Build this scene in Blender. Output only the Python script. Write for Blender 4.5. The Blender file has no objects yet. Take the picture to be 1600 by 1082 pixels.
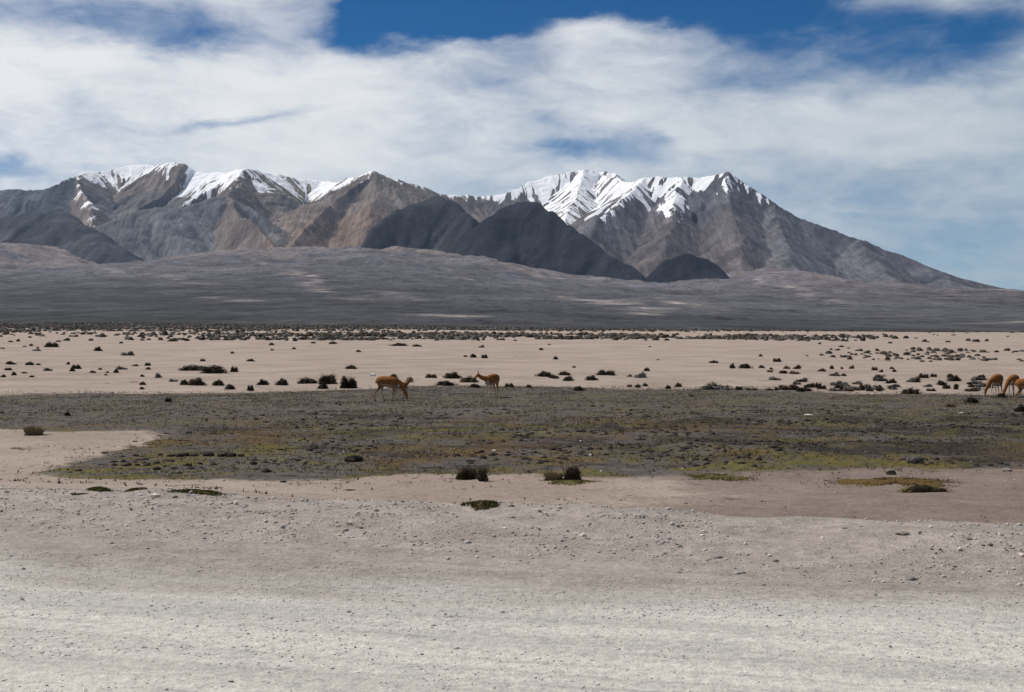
import bpy, bmesh, math, random
import numpy as np
from mathutils import Vector, Matrix

R = math.radians
rng = np.random.default_rng(7)
random.seed(7)
scene = bpy.context.scene
col = scene.collection

# ------------------------------------------------------------------ camera
F = 2222.0          # focal length in photograph pixels (50 mm on 36 mm film)
U0, V0 = 800.0, 505.0   # horizon row of the photograph
ZC = 1.75           # eye height over the road
cam = bpy.data.cameras.new('camera'); cam_o = bpy.data.objects.new('camera', cam); col.objects.link(cam_o)
cam.sensor_width = 36; cam.lens = 50; cam.shift_y = -(541 - V0) / 1600
cam.clip_start = 0.1; cam.clip_end = 60000
cam_o.location = (0, 0, ZC); cam_o.rotation_euler = (R(90), 0, 0)
scene.camera = cam_o
cy = scene.cycles; cy.max_bounces = 4; cy.diffuse_bounces = 2; cy.glossy_bounces = 1; cy.transmission_bounces = 2; cy.volume_bounces = 0

# ------------------------------------------------------------------ light
SUN_EL, SUN_AZ = R(54), R(-66)      # azimuth from +Y towards +X: the sun stands high on the left, a little beyond
sun_dir = Vector((math.sin(SUN_AZ) * math.cos(SUN_EL), math.cos(SUN_AZ) * math.cos(SUN_EL), math.sin(SUN_EL)))
sun = bpy.data.lights.new('sun', 'SUN'); sun.energy = 5.0; sun.angle = R(0.6); sun.color = (1.0, 0.95, 0.88)
sun_o = bpy.data.objects.new('sun', sun); col.objects.link(sun_o)
sun_o.rotation_euler = sun_dir.to_track_quat('Z', 'Y').to_euler(); sun_o.location = (0, 0, 50)
vs = scene.view_settings
vs.view_transform = 'Standard'; vs.look = 'None'; vs.exposure = -0.15; vs.gamma = 1.0; vs.use_curve_mapping = False

# ------------------------------------------------------------------ node helper
class NT:
    def __init__(self, tree):
        self.t = tree; tree.nodes.clear()
    def n(self, typ, ins=None, **props):
        nd = self.t.nodes.new(typ)
        for k, v in props.items(): setattr(nd, k, v)
        for k, v in (ins or {}).items(): self.set(nd.inputs[k], v)
        return nd
    def set(self, sock, v):
        if isinstance(v, bpy.types.NodeSocket): self.t.links.new(v, sock)
        elif isinstance(v, bpy.types.Node): self.t.links.new(v.outputs[0], sock)
        else:
            if sock.type == 'RGBA' and isinstance(v, (tuple, list)) and len(v) == 3: v = (*v, 1)
            sock.default_value = v
    def m(self, op, a, b=None, c=None, clamp=False):
        nd = self.t.nodes.new('ShaderNodeMath'); nd.operation = op; nd.use_clamp = clamp
        self.set(nd.inputs[0], a)
        if b is not None: self.set(nd.inputs[1], b)
        if c is not None: self.set(nd.inputs[2], c)
        return nd.outputs[0]
    def mix(self, f, a, b, blend='MIX'):
        nd = self.t.nodes.new('ShaderNodeMix'); nd.data_type = 'RGBA'; nd.blend_type = blend; nd.clamp_factor = True
        self.set(nd.inputs[0], f); self.set(nd.inputs[6], a); self.set(nd.inputs[7], b)
        return nd.outputs[2]
    def ramp(self, f, lo, hi, a=0.0, b=1.0, smooth=True):
        nd = self.t.nodes.new('ShaderNodeMapRange'); nd.interpolation_type = 'SMOOTHSTEP' if smooth else 'LINEAR'; nd.clamp = True
        for i, v in enumerate((f, lo, hi, a, b)): self.set(nd.inputs[i], v)
        return nd.outputs[0]
    def noise(self, vec, scale, detail=4, rough=0.55, dist=0.0):
        nd = self.t.nodes.new('ShaderNodeTexNoise')
        self.set(nd.inputs['Vector'], vec); nd.inputs['Scale'].default_value = scale
        nd.inputs['Detail'].default_value = detail; nd.inputs['Roughness'].default_value = rough; nd.inputs['Distortion'].default_value = dist
        return nd.outputs[0]
    def mapping(self, vec, scale=(1, 1, 1), rot=(0, 0, 0), loc=(0, 0, 0)):
        nd = self.t.nodes.new('ShaderNodeMapping'); self.set(nd.inputs[0], vec)
        nd.inputs[1].default_value = loc; nd.inputs[2].default_value = rot; nd.inputs[3].default_value = scale
        return nd.outputs[0]

# ------------------------------------------------------------------ sky: Nishita blue behind a torn sheet of high cloud
world = bpy.data.worlds.new('World'); scene.world = world; world.use_nodes = True
world.cycles.sampling_method = 'MANUAL'; world.cycles.sample_map_resolution = 512
W = NT(world.node_tree)
sky = W.n('ShaderNodeTexSky', sky_type='NISHITA', sun_disc=False, sun_elevation=SUN_EL, sun_rotation=SUN_AZ, altitude=4300, air_density=1.0, dust_density=0.3, ozone_density=3.0)
dirv = W.n('ShaderNodeTexCoord').outputs['Generated']
sep = W.n('ShaderNodeSeparateXYZ', {0: dirv})
dx, dy, dz = sep.outputs
yy = W.m('MAXIMUM', dy, 0.05)
warp = W.n('ShaderNodeTexNoise', {'Vector': W.mapping(dirv, (1, 1, 2.2))}, noise_dimensions='3D')
warp.inputs['Scale'].default_value = 14; warp.inputs['Detail'].default_value = 5; warp.inputs['Roughness'].default_value = 0.55
wsep = W.n('ShaderNodeSeparateXYZ', {0: warp.outputs['Color']})
su = W.m('ADD', W.m('DIVIDE', dx, yy), W.m('MULTIPLY', W.m('SUBTRACT', wsep.outputs[0], 0.5), 0.075))
sv = W.m('ADD', W.m('DIVIDE', dz, yy), W.m('MULTIPLY', W.m('SUBTRACT', wsep.outputs[1], 0.5), 0.045))
front = W.ramp(dy, 0.3, 0.6)
def blob(u, v, ru, rv, k, tilt=0.0):
    a = W.m('DIVIDE', W.m('SUBTRACT', su, (u - U0) / F), ru / F)
    vv = W.m('SUBTRACT', sv, (V0 - v) / F)
    if tilt: vv = W.m('SUBTRACT', vv, W.m('MULTIPLY', W.m('SUBTRACT', su, (u - U0) / F), tilt))
    b = W.m('DIVIDE', vv, rv / F)
    q = W.m('ADD', W.m('MULTIPLY', a, a), W.m('MULTIPLY', b, b))
    return W.m('MULTIPLY', W.m('EXPONENT', W.m('MULTIPLY', q, -1.0)), k)
n_big = W.noise(W.mapping(dirv, (1, 1, 3.2)), 5.0, 6, 0.55, 0.3)
n_fine = W.noise(W.mapping(dirv, (1, 1, 2.6)), 20.0, 8, 0.64, 0.5)
holes = [(690, 16, 190, 70, 1.15, 0), (560, 38, 70, 42, 0.5, -0.1), (960, -15, 260, 72, 0.95, 0), (1200, 14, 170, 62, 0.74, 0), (1480, 50, 170, 50, 0.58, 0), (1600, 10, 80, 50, 0.25, 0),
         (150, 22, 240, 36, 0.40, -0.12), (300, 66, 100, 30, 0.36, -0.1), (380, 182, 110, 10, 0.42, 0.14), (960, 230, 150, 26, 0.50, 0.02), (860, 222, 60, 18, 0.25, 0),
         (5, 265, 80, 14, 0.34, 0), (1180, 140, 150, 30, 0.28, -0.1), (780, 130, 80, 26, 0.22, 0), (1420, 110, 180, 30, 0.25, 0), (1320, 345, 50, 7, 0.2, 0), (1500, 385, 90, 30, 0.14, 0)]
veils = [(100, 120, 420, 60, 0.30, 0), (520, 140, 260, 60, 0.2, 0), (1100, 215, 42, 15, 0.45, -0.2), (960, 55, 130, 26, 0.42, 0.1), (730, 75, 46, 22, 0.35, 0), (1300, 200, 300, 50, 0.18, 0), (450, 240, 420, 35, 0.22, 0)]
acc = None
for h in holes: b = blob(h[0], h[1], h[2], h[3], -h[4], h[5]); acc = b if acc is None else W.m('ADD', acc, b)
for h in veils: acc = W.m('ADD', acc, blob(h[0], h[1], h[2], h[3], h[4], h[5]))
acc = W.m('MULTIPLY', acc, front)
dens = W.m('ADD', W.m('ADD', W.ramp(dz, 0.17, 0.42, 0.72, 0.26), acc), W.m('ADD', W.m('MULTIPLY', W.m('SUBTRACT', n_big, 0.5), 1.1), W.m('MULTIPLY', W.m('SUBTRACT', n_fine, 0.5), 0.62)))
cover = W.ramp(dens, -0.02, 1.0)
sdot = W.n('ShaderNodeVectorMath', {0: dirv, 1: tuple(sun_dir)}, operation='DOT_PRODUCT').outputs['Value']
lit = W.m('ADD', W.ramp(sdot, 0.0, 0.55, 0.0, 1.0), W.m('MULTIPLY', W.m('SUBTRACT', n_big, 0.5), 0.8))
lit = W.m('ADD', lit, W.m('MULTIPLY', W.m('SUBTRACT', n_fine, 0.5), 0.6))
cloud_c = W.mix(W.ramp(lit, -0.1, 1.0, smooth=False), (0.42, 0.52, 0.60), (0.93, 0.945, 0.96))
hsv = W.n('ShaderNodeHueSaturation', {'Saturation': 1.25, 'Value': 1.0, 'Color': sky.outputs[0]})
blue = W.mix(1.0, hsv.outputs[0], (0.09, 0.64, 0.80), 'MULTIPLY')
bg1 = W.n('ShaderNodeBackground', {'Color': blue, 'Strength': 0.085})
bg2 = W.n('ShaderNodeBackground', {'Color': cloud_c, 'Strength': 1.0})
up = W.ramp(dz, -0.02, 0.0)
mixs = W.n('ShaderNodeMixShader', {0: W.m('MULTIPLY', cover, up), 1: bg1.outputs[0], 2: bg2.outputs[0]})
W.n('ShaderNodeOutputWorld', {0: mixs.outputs[0]})

# ------------------------------------------------------------------ numpy noise
def _h(ix, iy, seed):
    h = (ix.astype(np.int64) * 374761393 + iy.astype(np.int64) * 668265263 + seed * 2147483647) & 0xffffffff
    h = ((h ^ (h >> 13)) * 1274126177) & 0xffffffff
    h ^= h >> 16
    return (h & 0xffff).astype(np.float32) / 65535.0
def vn(x, y, seed=0):
    ix = np.floor(x); iy = np.floor(y); fx = (x - ix).astype(np.float32); fy = (y - iy).astype(np.float32)
    fx = fx * fx * fx * (fx * (fx * 6 - 15) + 10); fy = fy * fy * fy * (fy * (fy * 6 - 15) + 10)
    a = _h(ix, iy, seed); b = _h(ix + 1, iy, seed); c = _h(ix, iy + 1, seed); d = _h(ix + 1, iy + 1, seed)
    return a + (b - a) * fx + (c - a) * fy + (a - b - c + d) * fx * fy
def fbm(x, y, oct=4, seed=0, gain=0.5):
    s = 0; a = 1; t = 0
    for i in range(oct):
        s = s + a * vn(x, y, seed + i * 17); t += a; a *= gain
        x, y = x * 1.93 + y * 0.55 + 11.3, y * 1.93 - x * 0.55 + 5.7
    return s / t
def sstep(x, a, b):
    t = np.clip((x - a) / (b - a), 0, 1); return t * t * (3 - 2 * t)
def lerp(a, b, t): return a + (b - a) * t

# ------------------------------------------------------------------ ground shape
RA = R(15)
ZP = -1.18
def road_r(x, y): return x * math.sin(RA) + y * math.cos(RA)
def road_s(x, y): return x * math.cos(RA) - y * math.sin(RA)
ap_u = [-700, -300, 0, 50, 100, 150, 200, 250, 300, 350, 400, 500, 560, 620, 700, 760, 850, 1000, 1100, 1200, 1300, 1400, 1500, 1600, 2000, 2600]
ap_v = [400, 392, 386, 391, 405, 418, 421, 413, 401, 394, 391, 393, 391, 388, 396, 402, 420, 434, 431, 421, 435, 457, 472, 480, 492, 498]
AP_D = 6700.0
def slope_h(x, y):
    u = U0 + x / AP_D * F
    z = (V0 - np.interp(u, ap_u, ap_v)) / F * AP_D
    t = np.clip((y - 520) / (AP_D - 520), 0, 1)
    return z * t ** 1.5 * np.where(y > AP_D, y / AP_D, 1.0)
def ground_h(x, y, fine=True):
    x = np.asarray(x, np.float64); y = np.asarray(y, np.float64)
    r = road_r(x, y)
    wob = 0.35 * (fbm(x * 0.25, y * 0.25, 2, 5) - 0.5)
    bw = lerp(11.5, 3.0, sstep(x, -5.0, 2.5))
    t = np.clip((r + wob - 12.75) / bw, 0, 1)
    z = ZP * (t * t * (3 - 2 * t) * 0.55 + t * 0.45)
    sh = sstep(r, 9.9, 11.6) * (1 - sstep(r, 12.6, 13.6))
    z = z + sh * (0.07 + 0.15 * (fbm(x * 0.9, y * 0.9, 3, 9) - 0.5) + 0.05 * (fbm(x * 3.1, y * 3.1, 2, 10) - 0.5))
    f = np.clip((y - 60) / 540, 0, 2.0) ** 1.4
    z = z + f * (0.64 - 2.3 * np.tanh(x / 216.0) * 0.99)
    if fine:
        pl = sstep(r, 15, 24)
        z = z + pl * (0.13 * (fbm(x * 0.35, y * 0.35, 3, 3) - 0.5)) * (1 - sstep(y, 80, 140))
        z = z + sstep(y, 50, 90) * 0.35 * (fbm(x * 0.03, y * 0.03, 3, 21) - 0.5)
    z = np.where(r < 9.9, -0.03 * sstep(-r, -9.9, -9.5), z)
    return z
_ys = np.exp(np.linspace(math.log(5), math.log(2500), 6000))
def place(u, v):
    x = (u - U0) / F * _ys; zr = ZC + (V0 - v) / F * _ys
    d = zr - ground_h(x, _ys)
    i = int(np.argmax(d <= 0))
    if d[i] > 0: i = len(_ys) - 1
    if i > 0:
        k = d[i - 1] / (d[i - 1] - d[i] + 1e-9); y = _ys[i - 1] + (_ys[i] - _ys[i - 1]) * k
    else: y = _ys[i]
    x = (u - U0) / F * y
    return Vector((x, y, float(ground_h(np.array([x]), np.array([y]))[0])))
def proj(x, y, z): return U0 + x / y * F, V0 - (z - ZC) / y * F

# ------------------------------------------------------------------ mesh helper
def tag(o, label=None, cat=None, group=None, kind=None):
    if label: o['label'] = label
    if cat: o['category'] = cat
    if group: o['group'] = group
    if kind: o['kind'] = kind
    return o
def mesh_np(name, verts, faces, attrs=None, smooth=False):
    """verts (n,3); faces (m,k) all of one size"""
    verts = np.asarray(verts, np.float32); faces = np.asarray(faces, np.int32)
    me = bpy.data.meshes.new(name); m, k = faces.shape
    me.vertices.add(len(verts)); me.vertices.foreach_set('co', verts.ravel())
    me.loops.add(m * k); me.loops.foreach_set('vertex_index', faces.ravel())
    me.polygons.add(m); me.polygons.foreach_set('loop_start', np.arange(0, m * k, k, dtype=np.int32))
    me.polygons.foreach_set('loop_total', np.full(m, k, np.int32))
    if smooth: me.polygons.foreach_set('use_smooth', np.ones(m, bool))
    for an, arr in (attrs or {}).items():
        arr = np.asarray(arr, np.float32)
        if arr.ndim == 1:
            a = me.attributes.new(an, 'FLOAT', 'POINT'); a.data.foreach_set('value', arr)
        else:
            a = me.attributes.new(an, 'FLOAT_COLOR', 'POINT')
            a.data.foreach_set('color', np.concatenate([arr, np.ones((len(arr), 1), np.float32)], 1).ravel())
    me.update(calc_edges=True)
    return me
def obj(name, me, mat=None, parent=None):
    o = bpy.data.objects.new(name, me); col.objects.link(o)
    if mat is not None and not me.materials: me.materials.append(mat)
    if parent is not None: o.parent = parent
    return o
def grid_faces(nx, ny, keep=None):
    i = np.arange(nx - 1)[None, :] + (np.arange(ny - 1) * nx)[:, None]
    f = np.stack([i, i + 1, i + nx + 1, i + nx], -1).reshape(-1, 4)
    return f if keep is None else f[keep.ravel()]

# ------------------------------------------------------------------ materials
def material(name): 
    m = bpy.data.materials.new(name); m.use_nodes = True
    return m, NT(m.node_tree)
def finish(T, base, rough=0.95, bump=None, dist=0.02, strength=1.0, spec=0.15):
    p = T.n('ShaderNodeBsdfPrincipled', {'Base Color': base, 'Roughness': rough, 'Specular IOR Level': spec})
    if bump is not None:
        bn = T.n('ShaderNodeBump', {'Height': bump, 'Distance': dist, 'Strength': strength}); T.set(p.inputs['Normal'], bn)
    T.n('ShaderNodeOutputMaterial', {0: p.outputs[0]})
    return p
def attr(T, name, out='Fac'): return T.n('ShaderNodeAttribute', attribute_name=name).outputs[out]
def wpos(T): return T.n('ShaderNodeNewGeometry').outputs['Position']

# plain: sand, turf, peat, shrub-belt soil by masks; grain from noise
M_ground, T = material('plain_soil')
P = wpos(T)
turf, peat, belt, grav = (attr(T, k) for k in ('turf', 'peat', 'belt', 'grav'))
n1 = T.noise(P, 0.22, 6, 0.6); n2 = T.noise(P, 1.7, 5, 0.65); n3 = T.noise(P, 9.0, 4, 0.7); n4 = T.noise(P, 45.0, 3, 0.7)
n5 = T.noise(P, 0.045, 5, 0.55, 0.4)
sand = T.mix(T.ramp(n1, 0.3, 0.7), (0.285, 0.225, 0.185), (0.375, 0.305, 0.255))
sand = T.mix(T.ramp(n5, 0.58, 0.72, 0, 0.55), sand, (0.46, 0.39, 0.34))
sand = T.mix(T.ramp(n2, 0.52, 0.70, 0, 0.55), sand, (0.18, 0.14, 0.115))
gravc = T.mix(T.ramp(n2, 0.3, 0.7), (0.262, 0.228, 0.203), (0.365, 0.322, 0.288))
base = T.mix(T.ramp(T.m('ADD', grav, T.m('MULTIPLY', T.m('SUBTRACT', n2, 0.5), 0.8)), 0.35, 0.65), sand, gravc)
turfc = T.mix(T.ramp(n2, 0.35, 0.65), (0.066, 0.057, 0.051), (0.125, 0.108, 0.095))
moss = T.mix(T.ramp(n3, 0.35, 0.65), (0.068, 0.058, 0.012), (0.135, 0.115, 0.030))
n6 = T.noise(P, 0.5, 5, 0.62, 0.5)
moss_m = T.ramp(T.m('ADD', T.m('MULTIPLY', n2, 0.45), T.m('MULTIPLY', n6, 0.65)), 0.50, 0.63)
peatc = T.mix(T.ramp(n3, 0.35, 0.65), (0.011, 0.008, 0.007), (0.046, 0.034, 0.026))
tm = T.ramp(T.m('ADD', turf, T.m('MULTIPLY', T.m('SUBTRACT', T.m('ADD', T.m('MULTIPLY', n2, 0.55), T.m('MULTIPLY', n1, 0.45)), 0.5), 1.5)), 0.38, 0.62)
dmp = T.ramp(T.m('ADD', attr(T, 'damp'), T.m('MULTIPLY', T.m('SUBTRACT', T.m('ADD', T.m('MULTIPLY', n2, 0.5), T.m('MULTIPLY', n6, 0.5)), 0.5), 1.6)), 0.3, 0.75)
base = T.mix(T.m('MULTIPLY', dmp, 0.75), base, T.mix(T.ramp(n2, 0.35, 0.65), (0.125, 0.092, 0.076), (0.20, 0.155, 0.13)))
base = T.mix(tm, base, turfc)
pm = T.ramp(T.m('ADD', peat, T.m('MULTIPLY', T.m('SUBTRACT', T.m('ADD', T.m('MULTIPLY', n2, 0.4), T.m('MULTIPLY', T.noise(T.mapping(P, (1, 1, 1), (0, 0, 0), (31, 17, 5)), 0.38, 5, 0.62, 0.6), 0.6)), 0.5), 4.2)), 0.42, 0.70)
base = T.mix(T.m('MULTIPLY', pm, 0.9), base, peatc)
base = T.mix(T.m('MULTIPLY', T.m('MULTIPLY', T.m('MULTIPLY', moss_m, attr(T, 'moss')), tm), T.ramp(pm, 0.0, 1.0, 1.0, 0.55)), base, T.mix(T.ramp(n1, 0.42, 0.62), moss, T.mix(T.ramp(n3, 0.35, 0.65), (0.075, 0.045, 0.016), (0.12, 0.08, 0.03))))
bm_ = T.ramp(T.m('ADD', belt, T.m('MULTIPLY', T.m('SUBTRACT', T.noise(P, 0.12, 5, 0.7), 0.5), 1.4)), 0.4, 0.62)
base = T.mix(bm_, base, (0.075, 0.07, 0.066))
grain = T.m('ADD', T.m('MULTIPLY', n3, 0.55), T.m('MULTIPLY', n4, 0.45))
base = T.mix(1.0, base, T.mix(T.ramp(grain, 0.33, 0.67, smooth=False), (0.70, 0.69, 0.68), (1.28, 1.28, 1.28)), 'MULTIPLY')
bmp = T.m('ADD', T.m('MULTIPLY', n4, 0.35), T.m('ADD', n3, T.m('MULTIPLY', n2, 1.4)))
finish(T, base, 0.97, bmp, 0.05, 0.9)

M_road, T = material('road_gravel')
P = wpos(T)
Q = T.mapping(P, (1, 1, 1), (0, 0, RA))
rut = T.noise(T.mapping(Q, (0.16, 2.2, 1)), 1.0, 5, 0.6, 0.2)
rut2 = T.noise(T.mapping(Q, (0.5, 7.0, 1)), 1.0, 4, 0.6, 0.2)
n2 = T.noise(P, 2.6, 5, 0.65); n3 = T.noise(P, 14.0, 4, 0.7); n4 = T.noise(P, 60.0, 3, 0.75)
base = T.mix(T.ramp(rut, 0.36, 0.64), (0.465, 0.445, 0.405), (0.595, 0.565, 0.515))
base = T.mix(T.ramp(rut2, 0.56, 0.72, 0, 0.45), base, (0.29, 0.285, 0.27))
base = T.mix(T.ramp(n2, 0.54, 0.72, 0, 0.5), base, (0.32, 0.315, 0.30))
base = T.mix(T.ramp(T.noise(P, 8.0, 4, 0.7), 0.55, 0.70, 0, 0.5), base, (0.30, 0.295, 0.285))
base = T.mix(T.ramp(T.m('ADD', attr(T, 'edge'), T.m('MULTIPLY', T.m('SUBTRACT', rut, 0.5), 1.6)), 0.05, 1.0), base, T.mix(T.ramp(n2, 0.3, 0.7), (0.262, 0.228, 0.203), (0.365, 0.322, 0.288)))
grain = T.m('ADD', T.m('MULTIPLY', n3, 0.5), T.m('MULTIPLY', n4, 0.5))
base = T.mix(1.0, base, T.mix(T.ramp(grain, 0.33, 0.67, smooth=False), (0.60, 0.60, 0.61), (1.28, 1.28, 1.27)), 'MULTIPLY')
bmp = T.m('ADD', T.m('MULTIPLY', n4, 0.5), T.m('ADD', n3, T.m('MULTIPLY', rut2, 1.2)))
finish(T, base, 0.97, bmp, 0.025, 0.9)

def terrain_mat(name, sc, bdist, bstr, snow=False, stretch=(1, 1, 1), con=0.34):
    m, T = material(name)
    P = T.mapping(wpos(T), stretch)
    na = T.noise(P, sc, 6, 0.7); nb = T.noise(P, sc * 5.5, 4, 0.7)
    c = attr(T, 'Col', 'Color')
    c = T.mix(1.0, c, T.mix(T.ramp(T.m('ADD', T.m('MULTIPLY', na, 0.55), T.m('MULTIPLY', nb, 0.45)), 0.34, 0.66, smooth=False), (1 - con, 1 - con, 1 - con * 0.97), (1 + con, 1 + con, 1 + con * 0.97)), 'MULTIPLY')
    if snow:
        nw = T.noise(P, 0.006, 3, 0.6)
        fs = T.noise(T.n('ShaderNodeVectorMath', {0: T.mapping(wpos(T), (0.075, 0.0055, 0.0055)), 1: T.n('ShaderNodeCombineXYZ', {0: T.m('MULTIPLY', nw, 3.0)}).outputs[0]}, operation='ADD').outputs[0], 1.0, 4, 0.65)
        c = T.mix(1.0, c, T.mix(T.ramp(fs, 0.32, 0.68, smooth=False), (0.58, 0.58, 0.60), (1.42, 1.42, 1.40)), 'MULTIPLY')
        f2 = T.noise(T.n('ShaderNodeVectorMath', {0: T.mapping(wpos(T), (0.046, 0.004, 0.004)), 1: T.n('ShaderNodeCombineXYZ', {0: T.m('MULTIPLY', nw, 2.5)}).outputs[0]}, operation='ADD').outputs[0], 1.0, 3, 0.6)
        sa = T.ramp(attr(T, 'snow'), -1.0, 2.0, -1.0, 1.35, False)
        s = T.m('ADD', sa, T.m('ADD', T.m('MULTIPLY', T.m('SUBTRACT', nb, 0.5), 0.35), T.m('MULTIPLY', T.m('SUBTRACT', 0.5, f2), 4.2)))
        c = T.mix(T.ramp(s, 0.36, 0.66), c, (0.86, 0.87, 0.90))
    finish(T, c, 0.97, T.m('ADD', na, T.m('MULTIPLY', nb, 0.4)), bdist, bstr, 0.1)
    return m
M_mount = terrain_mat('mountain_rock', 0.012, 18.0, 0.7, True)
M_hill = terrain_mat('dark_hill_shaded', 0.025, 16.0, 1.0, False, (1, 1, 1), 0.5)  # dark hill rock; its vertex colour also carries painted cloud shade
M_slope = terrain_mat('shrub_slope', 0.022, 6.0, 1.0, False, (1, 0.3, 0.3), 0.8)

# ------------------------------------------------------------------ ground sheet
def sinh_axis(n, a, lo, hi, c):
    t = np.linspace(math.asinh((lo - c) / a), math.asinh((hi - c) / a), n); return c + a * np.sinh(t)
gx = sinh_axis(460, 7.0, -15500, 15500, 0.0); gy = sinh_axis(520, 9.0, -2500, 15500, 16.0)
GX, GY = np.meshgrid(gx, gy); X = GX.ravel(); Y = GY.ravel()
Z = ground_h(X, Y)
Ysafe = np.maximum(Y, 1.0)
au = X / Ysafe            # bearing tangent
w1 = fbm(X * 0.06, Y * 0.06, 3, 31) - 0.5; w2 = fbm(X * 0.25, Y * 0.25, 3, 41) - 0.5
Yw = Y + w1 * 14 + w2 * 4
turf = sstep(Yw, 25.5, 29.0) * (1 - sstep(Yw, 58, 66))
leftcut = sstep(X / 34.0 + w1 * 0.25, -0.31, -0.22)       # bare sand reaches into the meadow on one side
turf = turf * np.maximum(leftcut, sstep(Yw, 38, 43))
side = sstep(X, -14, 12)  # real peat, increased towards the right to paint in the dimmer light there
peat = turf * (sstep(Yw, 25, 31) * (1 - sstep(Yw, 44, 52)) * 0.46 + 0.10) * (0.50 + 0.52 * side) * np.maximum(leftcut, 0.2) + turf * side * 0.06
moss = np.clip((1 - sstep(Yw, 36, 48)) * 0.9 + 0.30 + 0.22 * side, 0, 1)
bx = fbm(X * 0.012, Y * 0.012, 3, 51) - 0.5
damp = sstep(r0 := road_r(X, Y), 13.4, 15) * (1 - sstep(Y, 30, 40)) * sstep(X / np.maximum(Y, 5) + w1 * 0.15, -0.02, 0.16) * 0.75 + turf * 0.6
bst = lerp(470, 640, sstep(X, -160, 120))
belt = sstep(Y + bx * 220, bst - 90, bst + 60)
r_ = road_r(X, Y)
grav = 1 - sstep(r_ + w2 * 1.5, 12.4, lerp(15.5, 13.6, sstep(X, -4, 3)))
grav = np.where(Y < 0, 1, grav)
me = mesh_np('ground', np.stack([X, Y, Z], 1), grid_faces(len(gx), len(gy)), dict(turf=turf, peat=peat, moss=moss, belt=belt, grav=grav, damp=damp), True)
tag(obj('ground', me, M_ground), 'open plain of pale sand with a band of dark turf', None, None, 'structure')

# ------------------------------------------------------------------ road sheet (own fine mesh with shallow ruts)
rs = sinh_axis(620, 9.0, -400, 400, 0.0); rr = np.concatenate([np.linspace(-2.0, 5.5, 26)[:-1], np.linspace(5.5, 10.8, 115)])
RS, RRr = np.meshgrid(rs, rr); RS = RS.ravel(); RRr = RRr.ravel()
X = RS * math.cos(RA) + RRr * math.sin(RA); Y = -RS * math.sin(RA) + RRr * math.cos(RA)
edge_w = 9.25 + 0.5 * (fbm(RS * 0.5, RS * 0 + 3, 3, 77) - 0.5)
Zr = 0.006 + 0.030 * (fbm(RS * 0.10, RRr * 2.4, 3, 61) - 0.5) + 0.014 * (fbm(RS * 1.2, RRr * 2.2, 3, 62) - 0.5)
tt = np.clip((RRr - 9.5) / 0.9, 0, 1)
gh = ground_h(X, Y)
Zr = np.where(RRr > 9.5, lerp(Zr, gh - 0.12 * sstep(RRr, 10.3, 10.8) + 0.004, tt), Zr)
edge = sstep(RRr + (fbm(RS * 0.4, RRr * 0.8, 3, 78) - 0.5) * 2.4, 7.6, 10.6)
me = mesh_np('road', np.stack([X, Y, Zr], 1), grid_faces(len(rs), len(rr)), dict(edge=edge), True)
tag(obj('road', me, M_road), 'pale gravel road with faint wheel ruts', None, None, 'structure')

# ------------------------------------------------------------------ long shrub-covered slope below the mountain
sx = np.linspace(-6500, 6500, 560); sy = np.concatenate([np.linspace(540, 2400, 130)[:-1], np.linspace(2400, 7800, 240)])
SX, SY = np.meshgrid(sx, sy); X = SX.ravel(); Y = SY.ravel()
n_a = fbm(X * 0.0022, Y * 0.0011, 4, 100) - 0.5; n_b = fbm(X * 0.011, Y * 0.004, 3, 101) - 0.5
g0 = ground_h(X, np.minimum(Y, 1140.0), False)
rise = sstep(Y, 560, 900)
Z = g0 - 1.2 + 1.25 * rise + slope_h(X, Y) + rise * (n_a * 50 * np.clip(Y / 5600, 0, 1) ** 1.3 + n_b * 18 * np.clip(Y / 5600, 0, 1) + (fbm(X * 0.016, Y * 0.016, 4, 106) - 0.5) * 26 * np.clip(Y / 6700, 0, 1.1) ** 2)
Z = np.maximum(Z, -7.0)
c = np.empty((len(X), 3), np.float32)
t = sstep(n_a, -0.25, 0.25)[:, None]; t2 = sstep(n_b, -0.3, 0.3)[:, None]
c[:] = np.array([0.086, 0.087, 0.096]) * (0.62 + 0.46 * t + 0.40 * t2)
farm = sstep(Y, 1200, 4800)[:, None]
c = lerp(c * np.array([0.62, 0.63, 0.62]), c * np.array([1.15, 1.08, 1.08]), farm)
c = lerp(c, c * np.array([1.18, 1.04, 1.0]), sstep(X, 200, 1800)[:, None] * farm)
# pale dry washes: crooked lines running down the slope, in slope coordinates
def slope_place(u, v):
    ys = np.linspace(620, 7400, 3000); xs = (u - U0) / F * ys
    zs = ground_h(xs, np.minimum(ys, 1140.0), False) + slope_h(xs, ys); d = ZC + (V0 - v) / F * ys - zs
    k = np.nonzero(d <= 0)[0]; k = k[0] if len(k) else len(ys) - 1
    return xs[k], ys[k]
washes = [(405, 401, 430, 416, 18), (465, 420, 512, 455, 12), (470, 425, 500, 432, 8), (550, 463, 575, 470, 14), (870, 455, 905, 458, 20), (885, 463, 940, 478, 16), (945, 472, 965, 478, 18), (1035, 465, 1040, 478, 16), (1080, 473, 1122, 492, 13), (960, 490, 1010, 485, 12),
          (1250, 455, 1325, 480, 16), (1390, 497, 1445, 496, 14), (1500, 506, 1620, 504, 12), (600, 455, 640, 470, 10), (700, 430, 760, 440, 14), (850, 432, 1000, 441, 18), (1020, 440, 1060, 436, 14), (690, 490, 715, 492, 12), (800, 511, 865, 513, 6), (240, 430, 330, 445, 9), (300, 462, 350, 470, 9), (770, 405, 850, 432, 26), (1010, 432, 1040, 420, 20), (130, 420, 200, 432, 12), (1180, 440, 1260, 452, 14)]
washes = [(*slope_place(a, b), *slope_place(c_, d_), w_) for (a, b, c_, d_, w_) in washes]
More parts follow.
